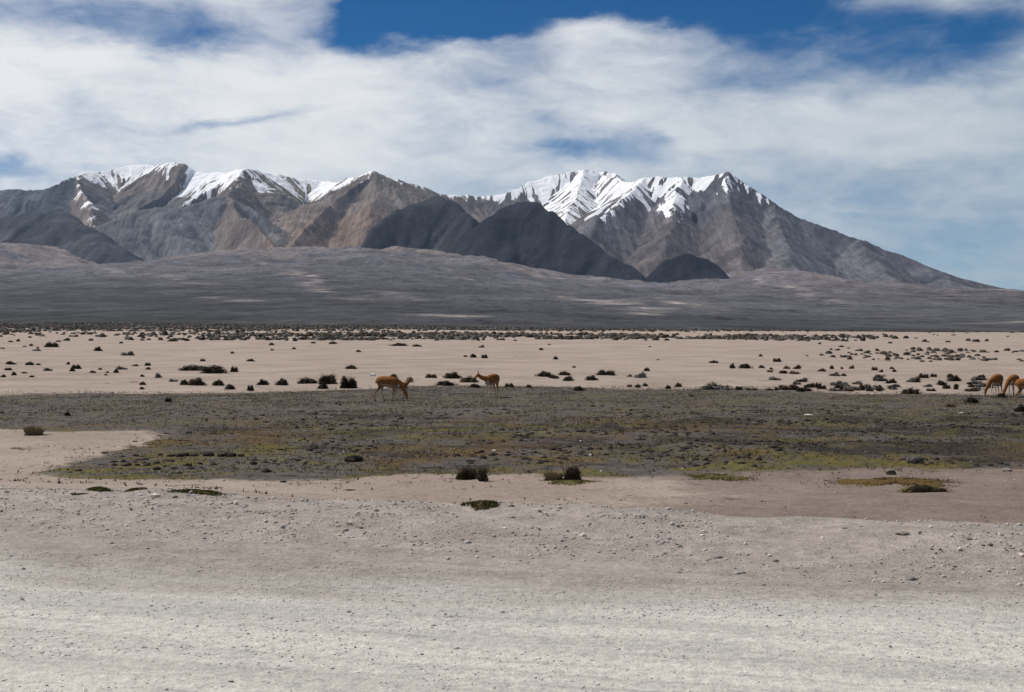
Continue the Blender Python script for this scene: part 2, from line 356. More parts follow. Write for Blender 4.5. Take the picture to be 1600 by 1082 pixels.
wx = X + (fbm(X * 0.008, Y * 0.003, 4, 103) - 0.5) * 110
wm = np.zeros(len(X), np.float32)
for (x0, y0, x1, y1, w) in washes:
    t = ((wx - x0) * (x1 - x0) + (Y - y0) * (y1 - y0)) / ((x1 - x0) ** 2 + (y1 - y0) ** 2); tc = np.clip(t, 0, 1)
    d = np.hypot(wx - x0 - tc * (x1 - x0), (Y - y0 - tc * (y1 - y0)) * 0.35)
    wm = np.maximum(wm, np.exp(-(d / w) ** 2))
brk = sstep(fbm(X * 0.02, Y * 0.008, 3, 104), 0.38, 0.62)
wm = np.clip(wm * (0.25 + 0.75 * brk), 0, 1)[:, None]
c = lerp(c, np.array([0.27, 0.235, 0.22]), wm * 0.9)
tanz = (sstep(Y, 5000, 6400) * sstep(fbm(X * 0.004, Y * 0.002, 4, 105), 0.40, 0.62) * 0.75)[:, None]
c = lerp(c, np.array([0.20, 0.165, 0.15]), tanz)
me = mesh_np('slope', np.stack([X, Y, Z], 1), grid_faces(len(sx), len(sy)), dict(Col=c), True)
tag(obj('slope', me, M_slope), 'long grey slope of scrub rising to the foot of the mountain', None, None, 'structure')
def slope_surf(x, y):
    x = np.asarray(x, float); y = np.asarray(y, float)
    return ground_h(x, np.minimum(y, 1140.0), False) + slope_h(x, y)

# ------------------------------------------------------------------ mountain and hills from ridge lines
def P3(u, v, d): return ((u - U0) / F * d, d, ZC + (V0 - v) / F * d)
def ridge_field(X, Y, pts, extra=None):
    """nearest point on a polyline: distance, arc length, ridge height (and an extra interpolated value)"""
    A = np.array([P3(*p[:3]) for p in pts]); n = len(A)
    best = np.full(X.shape, 1e12, np.float32); s = np.zeros_like(best); zr = np.zeros_like(best); ex = np.zeros_like(best)
    seg = np.hypot(np.diff(A[:, 0]), np.diff(A[:, 1])) + 1e-6; ss = np.diff(A[:, 2]) / seg; sl_v = np.concatenate([[ss[0]], (ss[1:] + ss[:-1]) / 2, [ss[-1]]]); gr = np.zeros_like(best)
    s0 = 0.0
    for i in range(n - 1):
        a, b = A[i], A[i + 1]; vx, vy = b[0] - a[0], b[1] - a[1]; L2 = vx * vx + vy * vy + 1e-6; L = math.sqrt(L2)
        t = ((X - a[0]) * vx + (Y - a[1]) * vy) / L2; tc = np.clip(t, 0, 1)
        d2 = (X - a[0] - tc * vx) ** 2 + (Y - a[1] - tc * vy) ** 2
        m = d2 < best
        best = np.where(m, d2, best); s = np.where(m, s0 + tc * L + (t - tc) * L * 0.7, s); zr = np.where(m, a[2] + tc * (b[2] - a[2]), zr)
        gr = np.where(m, sl_v[i] + tc * (sl_v[i + 1] - sl_v[i]), gr)
        if extra is not None: ex = np.where(m, extra[i] + tc * (extra[i + 1] - extra[i]), ex)
        s0 += L
    d = np.sqrt(best)
    return d, s + np.clip(gr, -0.6, 0.6) / 0.62 * d, zr, ex
BLUE = (0.088, 0.092, 0.108); GREYB = (0.145, 0.128, 0.120); TAN = (0.20, 0.165, 0.135); BROWN = (0.165, 0.130, 0.108); VIOL_SHADED = (0.100, 0.092, 0.098); PALE = (0.215, 0.195, 0.18); OLIVE = (0.185, 0.165, 0.13); REDB = (0.15, 0.105, 0.095); DKV_SHADED = (0.072, 0.070, 0.080)  # violet tones hold the right massif's cloud shade in the rock colour
# (u, v, distance, snow reach in metres of drop)
ridges = [
    ([(-500, 330, 9300, 0), (-250, 310, 9100, 0), (0, 297, 9000, 0), (40, 298, 9000, 0), (75, 295, 9050, 0), (100, 284, 9250, 10), (112, 279, 9400, 40)], BLUE, 0.62, 200),
    ([(112, 279, 9400, 20), (124, 271, 9700, 90), (150, 272, 9850, 300), (185, 263, 9950, 330), (205, 258, 10000, 340), (230, 258, 10000, 300)], GREYB, 0.66, 230),
    ([(230, 258, 10000, 300), (246, 261, 9950, 250), (268, 256, 9850, 60), (290, 256, 9800, 120), (310, 268, 9800, 320), (345, 271, 9650, 320), (387, 264, 9400, 230)], GREYB, 0.68, 230),
    ([(387, 264, 9400, 160), (405, 269, 9700, 250), (430, 275, 9950, 290), (460, 281, 10100, 260), (500, 283, 10150, 250), (532, 284, 9950, 270), (555, 277, 9600, 150), (575, 269, 9300, 80), (583, 267, 9200, 30)], OLIVE, 0.72, 220),
    ([(583, 267, 9200, 30), (592, 274, 9250, 30), (605, 281, 9400, 55), (625, 284, 9700, 60), (660, 293, 10000, 55), (690, 302, 10200, 45), (720, 308, 10350, 50), (750, 308, 10450, 60)], BROWN, 0.62, 220),
    ([(750, 308, 10450, 60), (790, 302, 10500, 130), (815, 290, 10600, 230), (850, 279, 10700, 320), (885, 271, 10750, 400), (910, 266, 10800, 460), (935, 269, 10900, 330), (960, 273, 10800, 260), (982, 286, 10400, 300)], GREYB, 0.66, 220),
    ([(945, 275, 10500, 200), (982, 287, 9900, 300), (993, 284, 9200, 330), (1003, 277, 8900, 300)], GREYB, 0.75, 220),
    ([(1003, 277, 8900, 330), (1030, 277, 8850, 260), (1060, 276, 8800, 190), (1078, 277, 8790, 30), (1090, 276, 8770, 150), (1110, 275, 8750, 230), (1128, 272, 8720, 180), (1136, 271, 8700, 60)], VIOL_SHADED, 0.80, 200),
    ([(1136, 271, 8700, 40), (1148, 277, 8680, 12), (1162, 286, 8650, 40), (1190, 304, 8550, 30), (1212, 320, 8480, 0), (1250, 340, 8350, 0), (1300, 361, 8150, 0), (1345, 374, 8000, 0), (1400, 394, 7800, 0), (1450, 414, 7600, 0), (1500, 433, 7400, 0), (1540, 443, 7250, 0), (1600, 455, 7000, 0), (1750, 476, 6600, 0), (2000, 492, 6200, 0)], DKV_SHADED, 0.62, 150),
    # spurs
    ([(118, 276, 9500, 40), (132, 305, 9050, 60), (142, 335, 8600, 30), (150, 365, 8100, 0)], BROWN, 0.9, 230),
    ([(387, 264, 9400, 110), (368, 285, 8900, 40), (356, 305, 8400, 0), (375, 330, 8050, 0), (405, 360, 7600, 0), (445, 391, 7100, 0)], BROWN, 1.0, 230),
    ([(372, 278, 9100, 100), (345, 290, 9200, 150), (315, 305, 9100, 90), (285, 325, 8800, 40)], GREYB, 0.95, 230),
    ([(356, 305, 8400, 0), (343, 309, 8300, 0), (320, 318, 8250, 0), (290, 324, 8150, 0), (250, 324, 8050, 0), (225, 328, 8000, 0), (190, 341, 7900, 0), (160, 352, 7800, 0)], (0.125, 0.12, 0.122), 0.66, 225),
    ([(583, 267, 9200, 40), (555, 292, 8900, 10), (525, 318, 8550, 0), (490, 348, 8050, 0), (452, 388, 7400, 0)], BROWN, 1.15, 230),
    ([(583, 267, 9200, 10), (588, 300, 8800, 0), (585, 335, 8300, 0), (570, 365, 7800, 0)], BROWN, 0.55, 230),
    ([(583, 267, 9200, 20), (610, 300, 8950, 5), (640, 322, 8650, 0), (665, 340, 8300, 0)], (0.135, 0.115, 0.105), 0.60, 230),
    ([(910, 266, 10800, 420), (902, 285, 10300, 420), (893, 315, 9700, 320), (880, 345, 9000, 160)], GREYB, 0.60, 230),
    ([(1003, 277, 8900, 180), (985, 300, 8600, 140), (958, 330, 8200, 30), (925, 368, 7600, 0)], VIOL_SHADED, 0.72, 210),
    ([(1060, 276, 8800, 90), (1058, 310, 8400, 80), (1050, 350, 7900, 0), (1040, 392, 7200, 0)], VIOL_SHADED, 0.70, 200),
    ([(1136, 271, 8700, 60), (1140, 310, 8250, 0), (1150, 355, 7700, 0), (1165, 405, 7000, 0)], VIOL_SHADED, 0.66, 190),
    ([(1212, 320, 8480, 0), (1215, 350, 8000, 0), (1228, 385, 7400, 0), (1250, 422, 6700, 0)], (0.10, 0.095, 0.10), 0.60, 170),
    ([(1345, 374, 8000, 0), (1362, 402, 7400, 0), (1390, 432, 6800, 0), (1430, 455, 6300, 0)], (0.098, 0.094, 0.096), 0.55, 130),
    ([(1450, 414, 7600, 0), (1490, 440, 6900, 0), (1560, 462, 6300, 0)], (0.085, 0.085, 0.092), 0.50, 90),
    ([(700, 350, 8300, 0), (745, 352, 8200, 0), (770, 356, 8000, 0)], TAN, 0.45, 240),
]
mx = np.linspace(-4900, 4700, 1120); my = np.linspace(6050, 11300, 480)
MX, MY = np.meshgrid(mx, my); X0 = MX.ravel().astype(np.float32); Y0 = MY.ravel().astype(np.float32)
X = X0 + (fbm(X0 / 420, Y0 / 420, 3, 201) - 0.5) * 95; Y = Y0 + (fbm(X0 / 420, Y0 / 420, 3, 202) - 0.5) * 95
sl_m = slope_surf(X0, Y0)
VS = 0.5 * vn(X0 / 27 + 1.5 * vn(X0 / 200, Y0 / 160, 250), Y0 / 330, 251) + 0.5 * vn(X0 / 58 + 1.2 * vn(X0 / 250, Y0 / 220, 252), Y0 / 500, 253)
VS = np.clip((VS - 0.5) * 1.35 + 0.5, 0, 1)
H = np.full(X.shape, -500, np.float32); Ws = np.zeros_like(H); C = np.zeros((len(H), 3), np.float32); SN = np.full(X.shape, -1, np.float32); HS = []
for k, (pts, colr, s0, zb) in enumerate(ridges):
    d, s, zr, sn = ridge_field(X, Y, pts, [p[3] * 0.74 for p in pts])
    zb = np.minimum(zb, sl_m - 45)
    D = np.maximum(zr - zb, 30)
    q = s0 * d / D
    drop = D * (1 - np.exp(-q - 0.30 * q * q))
    h = zr - drop
    idx = np.nonzero((h > zb + 6) & (h > H - 120))[0]
    g = np.zeros_like(h); g2 = np.zeros_like(h)
    sd, dd = s[idx], d[idx]
    g[idx] = 0.6 * vn(sd / 95, dd / 900, 300 + k) + 0.4 * vn(sd / 42 + dd / 900, dd / 600, 330 + k)
    g2[idx] = 0.55 * vn(sd / 26 + 0.6 * vn(dd / 160, sd / 60, 390 + k), dd / 420, 360 + k) + 0.45 * vn(sd / 55, dd / 500, 375 + k)
    g2[idx] = 0.42 * g2[idx] + 0.58 * VS[idx]
    amp = sstep(d, 20, 260) * (1 - 0.75 * sstep(drop / D, 0.6, 0.97))
    h = h + amp * ((np.abs(g - 0.5) * 2) * 44 - 20 + (g2 - 0.5) * 12)
    to = np.zeros_like(h); to[idx] = 0.42 * vn(sd / 36 + 0.25 * vn(dd / 60, sd / 90, 430 + k), dd / 260, 440 + k) + 0.30 * vn(sd / 17, dd / 130, 450 + k) + 0.28 * vn(sd / 140, dd / 500, 460 + k)
    tooth = np.clip((to - 0.5) * 3.4 + 0.58, 0.04, 1.3)
    snow = np.where(sn > 3, 0.5 + (sn * tooth - drop) / 34.0 + (VS - 0.5) * 0.9, -1)
    snow = np.clip(snow, -1, 2) - 0.9 * (1 - sstep(drop, 0, 7)) * sstep(VS, 0.45, 0.6)
    HS.append((h, g, g2, drop / D, snow)); H = np.maximum(H, h)
for k, (pts, colr, s0, zb) in enumerate(ridges):
    h, g, g2, q, snow = HS[k]
    w = np.exp(np.clip((h - H) / 9.0, -30, 0))
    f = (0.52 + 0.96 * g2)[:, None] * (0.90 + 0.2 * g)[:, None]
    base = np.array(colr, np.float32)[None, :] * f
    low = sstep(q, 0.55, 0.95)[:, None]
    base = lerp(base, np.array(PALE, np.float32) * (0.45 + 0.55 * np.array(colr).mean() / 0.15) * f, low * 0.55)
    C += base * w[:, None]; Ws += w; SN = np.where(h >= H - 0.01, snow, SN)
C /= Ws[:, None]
rk = fbm(X0 / 260, Y0 / 260, 4, 210)
H = H + (fbm(X0 / 150, Y0 / 150, 4, 211) - 0.5) * 30 * sstep(H, 230, 420) + (np.abs(fbm(X0 / 60, Y0 / 60, 2, 212) - 0.5)) * 22 * sstep(H, 250, 600)
C *= (0.78 + 0.44 * rk)[:, None]
big = fbm(X0 / 900, Y0 / 900, 3, 213)[:, None]
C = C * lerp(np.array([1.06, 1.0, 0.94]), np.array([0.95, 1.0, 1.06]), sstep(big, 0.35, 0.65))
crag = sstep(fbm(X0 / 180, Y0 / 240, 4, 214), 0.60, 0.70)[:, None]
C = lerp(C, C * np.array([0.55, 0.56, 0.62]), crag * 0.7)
sl = slope_surf(X0, Y0)
keep_v = H > sl - 60
kv = keep_v.reshape(len(my), len(mx)); keep = kv[:-1, :-1] | kv[1:, :-1] | kv[:-1, 1:] | kv[1:, 1:]
Hm = np.maximum(H, np.maximum(sl - 80, -7))
MAXZ = float(Hm.max())
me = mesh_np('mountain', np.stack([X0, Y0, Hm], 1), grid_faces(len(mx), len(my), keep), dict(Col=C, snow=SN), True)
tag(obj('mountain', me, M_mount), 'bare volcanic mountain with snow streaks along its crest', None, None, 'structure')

def hill(label, pts, colr, s0, zb, seed, x0, x1, y0, y1, step, p=1.0, pale=0.25):
    hx = np.arange(x0, x1, step); hy = np.arange(y0, y1, step)
    A, B = np.meshgrid(hx, hy); X0 = A.ravel().astype(np.float32); Y0 = B.ravel().astype(np.float32)
    X = X0 + (fbm(X0 / 160, Y0 / 160, 3, seed) - 0.5) * 60; Y = Y0 + (fbm(X0 / 160, Y0 / 160, 3, seed + 1) - 0.5) * 60
    d, s, zr, _ = ridge_field(X, Y, pts)
    D = np.maximum(zr - zb, 20); q = s0 * d / D
    h = zr - D * 1.25 * (1 - np.exp(-(q ** 1.5)))
    g = 0.6 * vn(s / 70, d / 600, seed + 2) + 0.4 * vn(s / 30, d / 300, seed + 3)
    h = h + sstep(d, 10, 150) * (g - 0.5) * 34 + (fbm(X0 / 90, Y0 / 90, 5, seed + 4) - 0.5) * 46
    f = (0.7 + 0.6 * g) * (0.7 + 0.6 * fbm(X0 / 60, Y0 / 60, 4, seed + 5))
    c = np.array(colr)[None, :] * f[:, None]
    mott = sstep(fbm(X0 / 190, Y0 / 190, 4, seed + 6), 0.52, 0.68)[:, None]
    c = lerp(c, c * np.array([1.75, 1.65, 1.5]), mott * pale * 2)
    sl = slope_surf(X0, Y0)
    kv = (h > sl - 40).reshape(len(hy), len(hx)); keep = kv[:-1, :-1] | kv[1:, :-1] | kv[:-1, 1:] | kv[1:, 1:]
    h = np.maximum(h, np.maximum(sl - 70, -7))
    me = mesh_np('hill', np.stack([X0, Y0, h], 1), grid_faces(len(hx), len(hy), keep), dict(Col=c), True)
    return tag(obj('hill', me, M_hill), label, None, None, 'structure')
DARK_SHADED = (0.022, 0.025, 0.033)  # cloud shade over the dark hills is put into their rock colours
def sc(pts, k): return [(u, v, d * k) for u, v, d in pts]
hill('rounded dark hill with a grey scree cap in front of the brown peak', sc([(588, 356, 7100), (602, 340, 7150), (640, 319, 7250), (680, 309, 7300), (705, 314, 7250), (724, 328, 7150), (732, 352, 6950)], 0.955), (0.031, 0.033, 0.040), 1.35, 250, 400, -950, 60, 5900, 7600, 9.0, pale=0.45)
hill('long dark hill sloping down to a point below the snowy peak', sc([(772, 338, 7000), (785, 322, 7050), (810, 316, 7100), (842, 322, 7050), (878, 343, 6950), (908, 365, 6850), (940, 390, 6750), (972, 412, 6600), (1000, 430, 6450)], 0.93), DARK_SHADED, 1.2, 130, 420, -350, 900, 5500, 7300, 9.0, pale=0.1)
hill('small dark oval lava dome on the slope below the right massif', sc([(1042, 406, 6350), (1075, 400, 6350), (1110, 405, 6330)], 0.95), (0.016, 0.019, 0.028), 0.95, 175, 440, 500, 1200, 5700, 6600, 8.0, pale=0.1)
hill('dark blue-grey ridge hill at the foot of the snowy dome', [(-300, 352, 7600), (-100, 350, 7600), (0, 344, 7600), (45, 331, 7500), (90, 328, 7400), (128, 352, 7200), (160, 370, 7050), (190, 388, 6900), (225, 412, 6650)], (0.048, 0.052, 0.063), 0.75, 240, 460, -3800, -1500, 6000, 8600, 10.0, pale=0.5)

# ------------------------------------------------------------------ shrubs, tussocks, cushions
def leaf_mat(name, cols, rough=0.9):
    m, T = material(name)
    oi = T.n('ShaderNodeObjectInfo').outputs['Random']
    n = T.noise(T.n('ShaderNodeTexCoord').outputs['Object'], 6.0, 3, 0.6)
    f = T.m('ADD', T.m('MULTIPLY', oi, 0.55), T.m('MULTIPLY', n, 0.5))
    c = T.mix(T.ramp(f, 0.2, 0.55), cols[0], cols[1]); c = T.mix(T.ramp(f, 0.55, 0.9), c, cols[2])
    finish(T, c, rough, spec=0.1)
    return m
M_dark = leaf_mat('dark_leaf', [(0.022, 0.019, 0.012), (0.032, 0.025, 0.014), (0.055, 0.035, 0.018)])
M_grey = leaf_mat('grey_leaf', [(0.075, 0.070, 0.064), (0.115, 0.106, 0.095), (0.065, 0.053, 0.046)])
M_red = leaf_mat('rust_leaf', [(0.075, 0.035, 0.020), (0.05, 0.028, 0.018), (0.095, 0.05, 0.028)])
M_straw = leaf_mat('straw_blade', [(0.20, 0.165, 0.095), (0.28, 0.235, 0.15), (0.15, 0.12, 0.06)])
M_olive = leaf_mat('olive_blade', [(0.105, 0.092, 0.028), (0.15, 0.132, 0.045), (0.085, 0.068, 0.026)])
M_rustol = leaf_mat('rust_olive_blade', [(0.07, 0.058, 0.016), (0.105, 0.06, 0.02), (0.09, 0.075, 0.02)])
M_stem = leaf_mat('twig', [(0.045, 0.034, 0.025), (0.06, 0.045, 0.032), (0.035, 0.026, 0.02)])

def tri_soup(centers, dirs, length, width, r):
    """one bent-free leaf triangle per centre"""
    n = len(centers); side = np.cross(dirs, r.normal(size=(n, 3))); side /= np.linalg.norm(side, axis=1)[:, None] + 1e-9
    a = centers - side * width[:, None]; b = centers + side * width[:, None]; c = centers + dirs * length[:, None]
    return np.stack([a, b, c], 1).reshape(-1, 3), np.arange(3 * n).reshape(-1, 3)
def unit(v): return v / (np.linalg.norm(v, axis=1)[:, None] + 1e-9)
def dome(nu, nv, r, lumps=0.25):
    vs = [(0, 0, 1.0)]
    for j in range(1, nv + 1):
        for i in range(nu):
            a = 2 * math.pi * i / nu; e = math.pi / 2 * (1 - j / nv)
            k = 1 + lumps * (r.random() - 0.5)
            vs.append((math.cos(a) * math.cos(e) * k, math.sin(a) * math.cos(e) * k, math.sin(e) * k if j < nv else -0.15))
    f = []
    for i in range(nu): f.append((0, 1 + i, 1 + (i + 1) % nu))
    for j in range(nv - 1):
        for i in range(nu):
            a = 1 + j * nu + i; b = 1 + j * nu + (i + 1) % nu; f += [(a, a + nu, b), (b, a + nu, b + nu)]
    return np.array(vs), np.array(f)
def shrub_geo(seed, n, lean=0.0, leaf=0.085, spiky=0.5):
    """unit shrub: 1 wide, about 1 tall, base at 0"""
    r = np.random.default_rng(seed)
    k = r.integers(3, 7)
    cx = r.uniform(-0.28, 0.28, k); cy = r.uniform(-0.25, 0.25, k); rad = r.uniform(0.16, 0.30, k); hh = r.uniform(0.45, 0.95, k); hh[0] = 0.98
    li = r.integers(0, k, n); d = unit(r.normal(size=(n, 3))); d[:, 2] = np.abs(d[:, 2]); d[:, 2] *= 0.9
    rr = r.uniform(0.55, 1.0, n) ** 0.5
    c = np.stack([cx[li] + d[:, 0] * rad[li] * rr, cy[li] + d[:, 1] * rad[li] * rr, d[:, 2] * hh[li] * rr * 0.9], 1)
    dr = unit(d * np.array([1, 1, 0.8]) + r.normal(size=(n, 3)) * spiky + np.array([0, 0, 0.35]))
    v, f = tri_soup(c, dr, r.uniform(0.7, 1.5, n) * leaf * 1.3, r.uniform(0.5, 1.1, n) * leaf * 0.42, r)
    vs = [v]; fs = [f]; o = len(v)
    for i in range(k):
        dv, df = dome(7, 3, r, 0.35); dv = dv * np.array([rad[i] * 0.76, rad[i] * 0.76, hh[i] * 0.70]) + np.array([cx[i], cy[i], 0])
        vs.append(dv); fs.append(df + o); o += len(dv)
    V = np.concatenate(vs); lo = V.min(0); hi = V.max(0); V = (V - np.array([(lo[0] + hi[0]) / 2, (lo[1] + hi[1]) / 2, 0])) / np.array([hi[0] - lo[0], hi[1] - lo[1], hi[2]])
    return V, np.concatenate(fs)
def stems_geo(seed, n, spread=0.45, h=0.85, w=0.012):
    r = np.random.default_rng(seed); vs = []; fs = []; o = 0
    for i in range(n):
        a = r.uniform(0, 2 * math.pi); q = r.uniform(0.1, 1) * spread; p0 = np.array([math.cos(a) * q * 0.25, math.sin(a) * q * 0.25, -0.05])
        p1 = np.array([math.cos(a) * q * 0.7, math.sin(a) * q * 0.7, h * r.uniform(0.4, 0.6)]); p2 = np.array([math.cos(a + 0.3) * q, math.sin(a + 0.3) * q, h * r.uniform(0.75, 1.1)])
        for (A, B, wa, wb) in ((p0, p1, w, w * 0.7), (p1, p2, w * 0.7, w * 0.3)):
            t = (B - A) / np.linalg.norm(B - A); s = np.cross(t, [0.3, 0.9, 0.2]); s /= np.linalg.norm(s); q2 = np.cross(t, s)
            ring = [(math.cos(x), math.sin(x)) for x in (0, 2.094, 4.189)]
            vs += [A + s * cx * wa + q2 * sx_ * wa for cx, sx_ in ring] + [B + s * cx * wb + q2 * sx_ * wb for cx, sx_ in ring]
            for j in range(3):
                k = (j + 1) % 3; fs += [(o + j, o + k, o + 3 + k), (o + j, o + 3 + k, o + 3 + j)]
            o += 6
    return np.array(vs), np.array(fs)
def blades_geo(seed, n, spread=0.5, h=1.0, w=0.02, base=0.25):
    r = np.random.default_rng(seed); a = r.uniform(0, 2 * math.pi, n); q = np.sqrt(r.random(n)) * base
    p0 = np.stack([np.cos(a) * q, np.sin(a) * q, np.full(n, -0.03)], 1)
    a2 = a + r.normal(0, 0.5, n); ln = r.uniform(0.55, 1.0, n); out = (q / base) * spread * r.uniform(0.5, 1.2, n)
    p1 = p0 + np.stack([np.cos(a2) * out * 0.4, np.sin(a2) * out * 0.4, ln * h * 0.65], 1)
    p2 = p0 + np.stack([np.cos(a2) * out * 1.1, np.sin(a2) * out * 1.1, ln * h * (1.0 - 0.25 * q / base)], 1)
    s = np.stack([-np.sin(a2 + r.normal(0, 1, n)), np.cos(a2), np.zeros(n)], 1) * w
    v = np.stack([p0 - s, p0 + s, p1 + s * 0.7, p1 - s * 0.7, p2], 1).reshape(-1, 3)
    b = np.arange(n)[:, None] * 5
    f = np.concatenate([b + np.array([0, 1, 2]), b + np.array([0, 2, 3]), b + np.array([3, 2, 4])])
    return v, f
shrub_me = {}
for kind, mat, leaf, spk in (('D', M_dark, 0.085, 0.55), ('G', M_grey, 0.085, 0.75), ('R', M_red, 0.085, 0.6)):
    for i in range(5):
        v, f = shrub_geo(500 + i + 20 * ord(kind), 420, leaf=leaf, spiky=spk)
        me = mesh_np('shrub_' + kind, v, f); me.materials.append(mat); shrub_me[kind, i] = me
cnt = 0
placed = []
def shrub(u, v, w, h, kind='D', label=None, group=None, depth=0.8):
    global cnt
    p = place(u, v); m = p.y / F
    o = obj('shrub', shrub_me[kind, cnt % 5]); cnt += 1
    W_ = w * m * (1.35 if w > 25 else 1.15); H_ = h * m * 1.18
    o.location = (p.x, p.y + W_ * depth * 0.3, p.z - 0.03 * H_); o.location.z = float(ground_h([o.location.x], [o.location.y])[0]) - 0.04 * H_
    o.scale = (W_ * 1.0, W_ * depth, H_ * 1.0); 
    o.rotation_euler.z = 0.0 if cnt % 2 else math.pi
    tag(o, label, 'shrub', group)
    placed.append((p.x, p.y, W_))
    return o
def row_label(u, v, w):
    one = {410: 'low dark bush starting the broken row, next to a spiky one', 439: 'spiky dark bush in the broken row between two lower ones', 479: 'long low dark bush touching the tall rusty-topped bush', 615: 'small dark bush just behind the back of the grazing adult vicuna', 673: 'flat dark bush between the young vicuna and a taller bush', 707: 'tallest rounded dark bush between the young vicuna and the lone vicuna',
           697: 'wide flat dark bush on the turf edge before the lone vicuna', 733: 'dark bush right behind the head of the lone vicuna', 741: 'flat dark bush under the head of the lone vicuna', 796: 'low dark bush just past the tail side of the lone vicuna', 826: 'tiny dark bush second past the lone vicuna', 905: 'dark bush alone on the turf edge below the bush cluster'}
    g = 'bushes in the broken row beyond the vicunas'
    if u in one: return one[u], g
    if u < 970: return ('broad' if w > 21 else 'short') + ' dark bush in the loose cluster past the lone vicuna', g
    return ('round' if w > 10 else 'tiny flat') + ' dark bush in the sparse line leading to the thick patch', g
def open_label(u, v, w):
    size = 'broad' if w >= 20 else 'small' if w >= 10 else 'tiny'
    if v < 552 and u < 400: where = 'far out on open sand near the scrub belt'
    elif v < 552: where = 'at the far rim of the sand, nearly in the scrub belt'
    elif u < 70: where = 'in the loose cluster farthest from the double bush row'
    elif u < 260: where = 'in the loose scatter leading to the double bush row'
    elif u < 420: where = 'alone on sand beyond the double bush row'
    elif u < 700: where = 'alone on sand behind the squat black-green bush'
    elif u < 800: where = 'in the trio on bare sand beyond the lone vicuna'
    else: where = 'alone on bare sand beyond the loose bush cluster'
    return size + ' dark brown shrub ' + where, 'small shrubs scattered on the open sand'
L_open = ('small dark brown shrub standing alone on open pale sand', 'small shrubs scattered on the open sand')
L_greyo = ('low grey cushion shrub standing alone on open pale sand', 'grey cushion shrubs on the open sand')
L_row = ('low dark bush in the broken row beyond the grazing vicunas', 'bushes in the broken row beyond the vicunas')
L_long = ('long low dark bush in the double line on pale sand', 'long low bushes in the double line')
def patch_label(kind, v, w):
    size = 'broad' if w >= 17 else 'small' if w >= 10 else 'tiny'
    where = 'along the front edge of the thick shrub patch' if v >= 606 else 'in the middle of the thick shrub patch' if v >= 590 else 'at the sandy rear of the thick shrub patch'
    return size + ' ' + {'D': 'dark brown shrub ', 'G': 'pale grey cushion shrub ', 'R': 'rust brown shrub '}[kind] + where, {'D': 'dark shrubs in the thick patch', 'G': 'grey shrubs in the thick patch', 'R': 'rust shrubs above the thick patch'}[kind]
L_patchd = ('dark brown shrub in the thick shrub patch near three grazing vicunas', 'dark shrubs in the thick patch')
L_patchg = ('pale grey cushion shrub in the thick shrub patch near three grazing vicunas', 'grey shrubs in the thick patch')
L_patchr = ('rust brown shrub on sand above the thick shrub patch', 'rust shrubs above the thick patch')
L_far = ('tiny far shrub at the sandy edge of the dark scrub belt', 'tiny shrubs at the edge of the scrub belt')
for (u, v, w, h) in [(78, 543, 25, 8), (152, 549, 15, 7), (15, 570, 20, 6), (45, 571, 16, 6), (59, 571, 10, 3), (118, 577, 18, 7), (112, 581, 11, 6), (106, 570, 7, 5), (144, 583, 12, 4), (181, 583, 10, 6), (230, 572, 11, 5), (231, 578, 10, 4), (222, 589, 9, 4),
                     (222, 602, 12, 6), (221, 609, 10, 4), (12, 579, 14, 4), (21, 587, 10, 6), (4, 590, 11, 5), (37, 584, 11, 3), (49, 590, 11, 3), (316, 565, 10, 4), (391, 565, 15, 4), (363, 553, 8, 4), (548, 577, 20, 7), (739, 559, 12, 6), (757, 560, 11, 6), (727, 558, 7, 3),
                     (622, 541, 28, 5), (651, 542, 17, 4), (520, 538, 16, 4), (489, 537, 9, 3), (459, 546, 8, 3), (425, 548, 7, 3), (1011, 580, 10, 6), (868, 562, 9, 5), (897, 575, 6, 3), (156, 578, 8, 3), (167, 583, 7, 3), (165, 587, 6, 3), (28, 534, 8, 4), (52, 517, 8, 4), (28, 517, 8, 3), (16, 535, 10, 3), (48, 541, 8, 4), (128, 523, 12, 3), (189, 537, 7, 3), (268, 534, 18, 4), (223, 529, 10, 3)]:
    shrub(u, v, w, h, 'D', *open_label(u, v, w))
for (u, v, w, h) in [(198, 556, 21, 7), (189, 578, 18, 6), (247, 591, 12, 8), (74, 580, 17, 5), (55, 549, 17, 4), (270, 597, 14, 5), (1001, 591, 21, 9), (984, 589, 10, 4), (210, 573, 12, 4), (640, 598, 14, 8)]:
    shrub(u, v, w, h, 'G', *L_greyo)
for (u, v, w, h, lb) in [(302, 580, 50, 9, 'longest low dark bush, in the farther line of the double row'), (333, 584, 42, 12, 'thick dark bush overlapping the longest low bush of the farther line'), (365, 582, 14, 9, 'small detached dark bush ending the farther line of the double row'),
                         (305, 603, 28, 12, 'thickest dark bush in the nearer line of the double row'), (288, 602, 20, 9, 'low dark bush joined to the thickest bush of the nearer line'), (340, 603, 21, 10, 'middle dark bush of the nearer line, just past the thickest'),
                         (358, 609, 20, 8, 'low spreading dark bush on the turf side of the nearer line'), (391, 611, 12, 9, 'small round dark bush between the double row and the broken row')]:
    shrub(u, v, w, h, 'D', lb, 'long low bushes in the double line')
for (u, v, w, h) in [(410, 602, 21, 9), (439, 602, 24, 11), (479, 600, 30, 10), (615, 592, 16, 7), (673, 591, 20, 6), (707, 592, 27, 10), (697, 603, 33, 8), (733, 598, 27, 10), (741, 606, 21, 6), (796, 605, 16, 6), (826, 606, 11, 5), (850, 589, 26, 9), (882, 587, 20, 7), (889, 596, 20, 8), (947, 587, 27, 8), (925, 595, 22, 8), (905, 611, 21, 8), (997, 606, 11, 6), (1008, 604, 10, 5), (984, 605, 9, 4), (1044, 608, 10, 6), (1060, 605, 13, 7), (865, 591, 18, 5), (868, 592, 14, 3)]:
    shrub(u, v, w, h, 'D', *row_label(u, v, w))
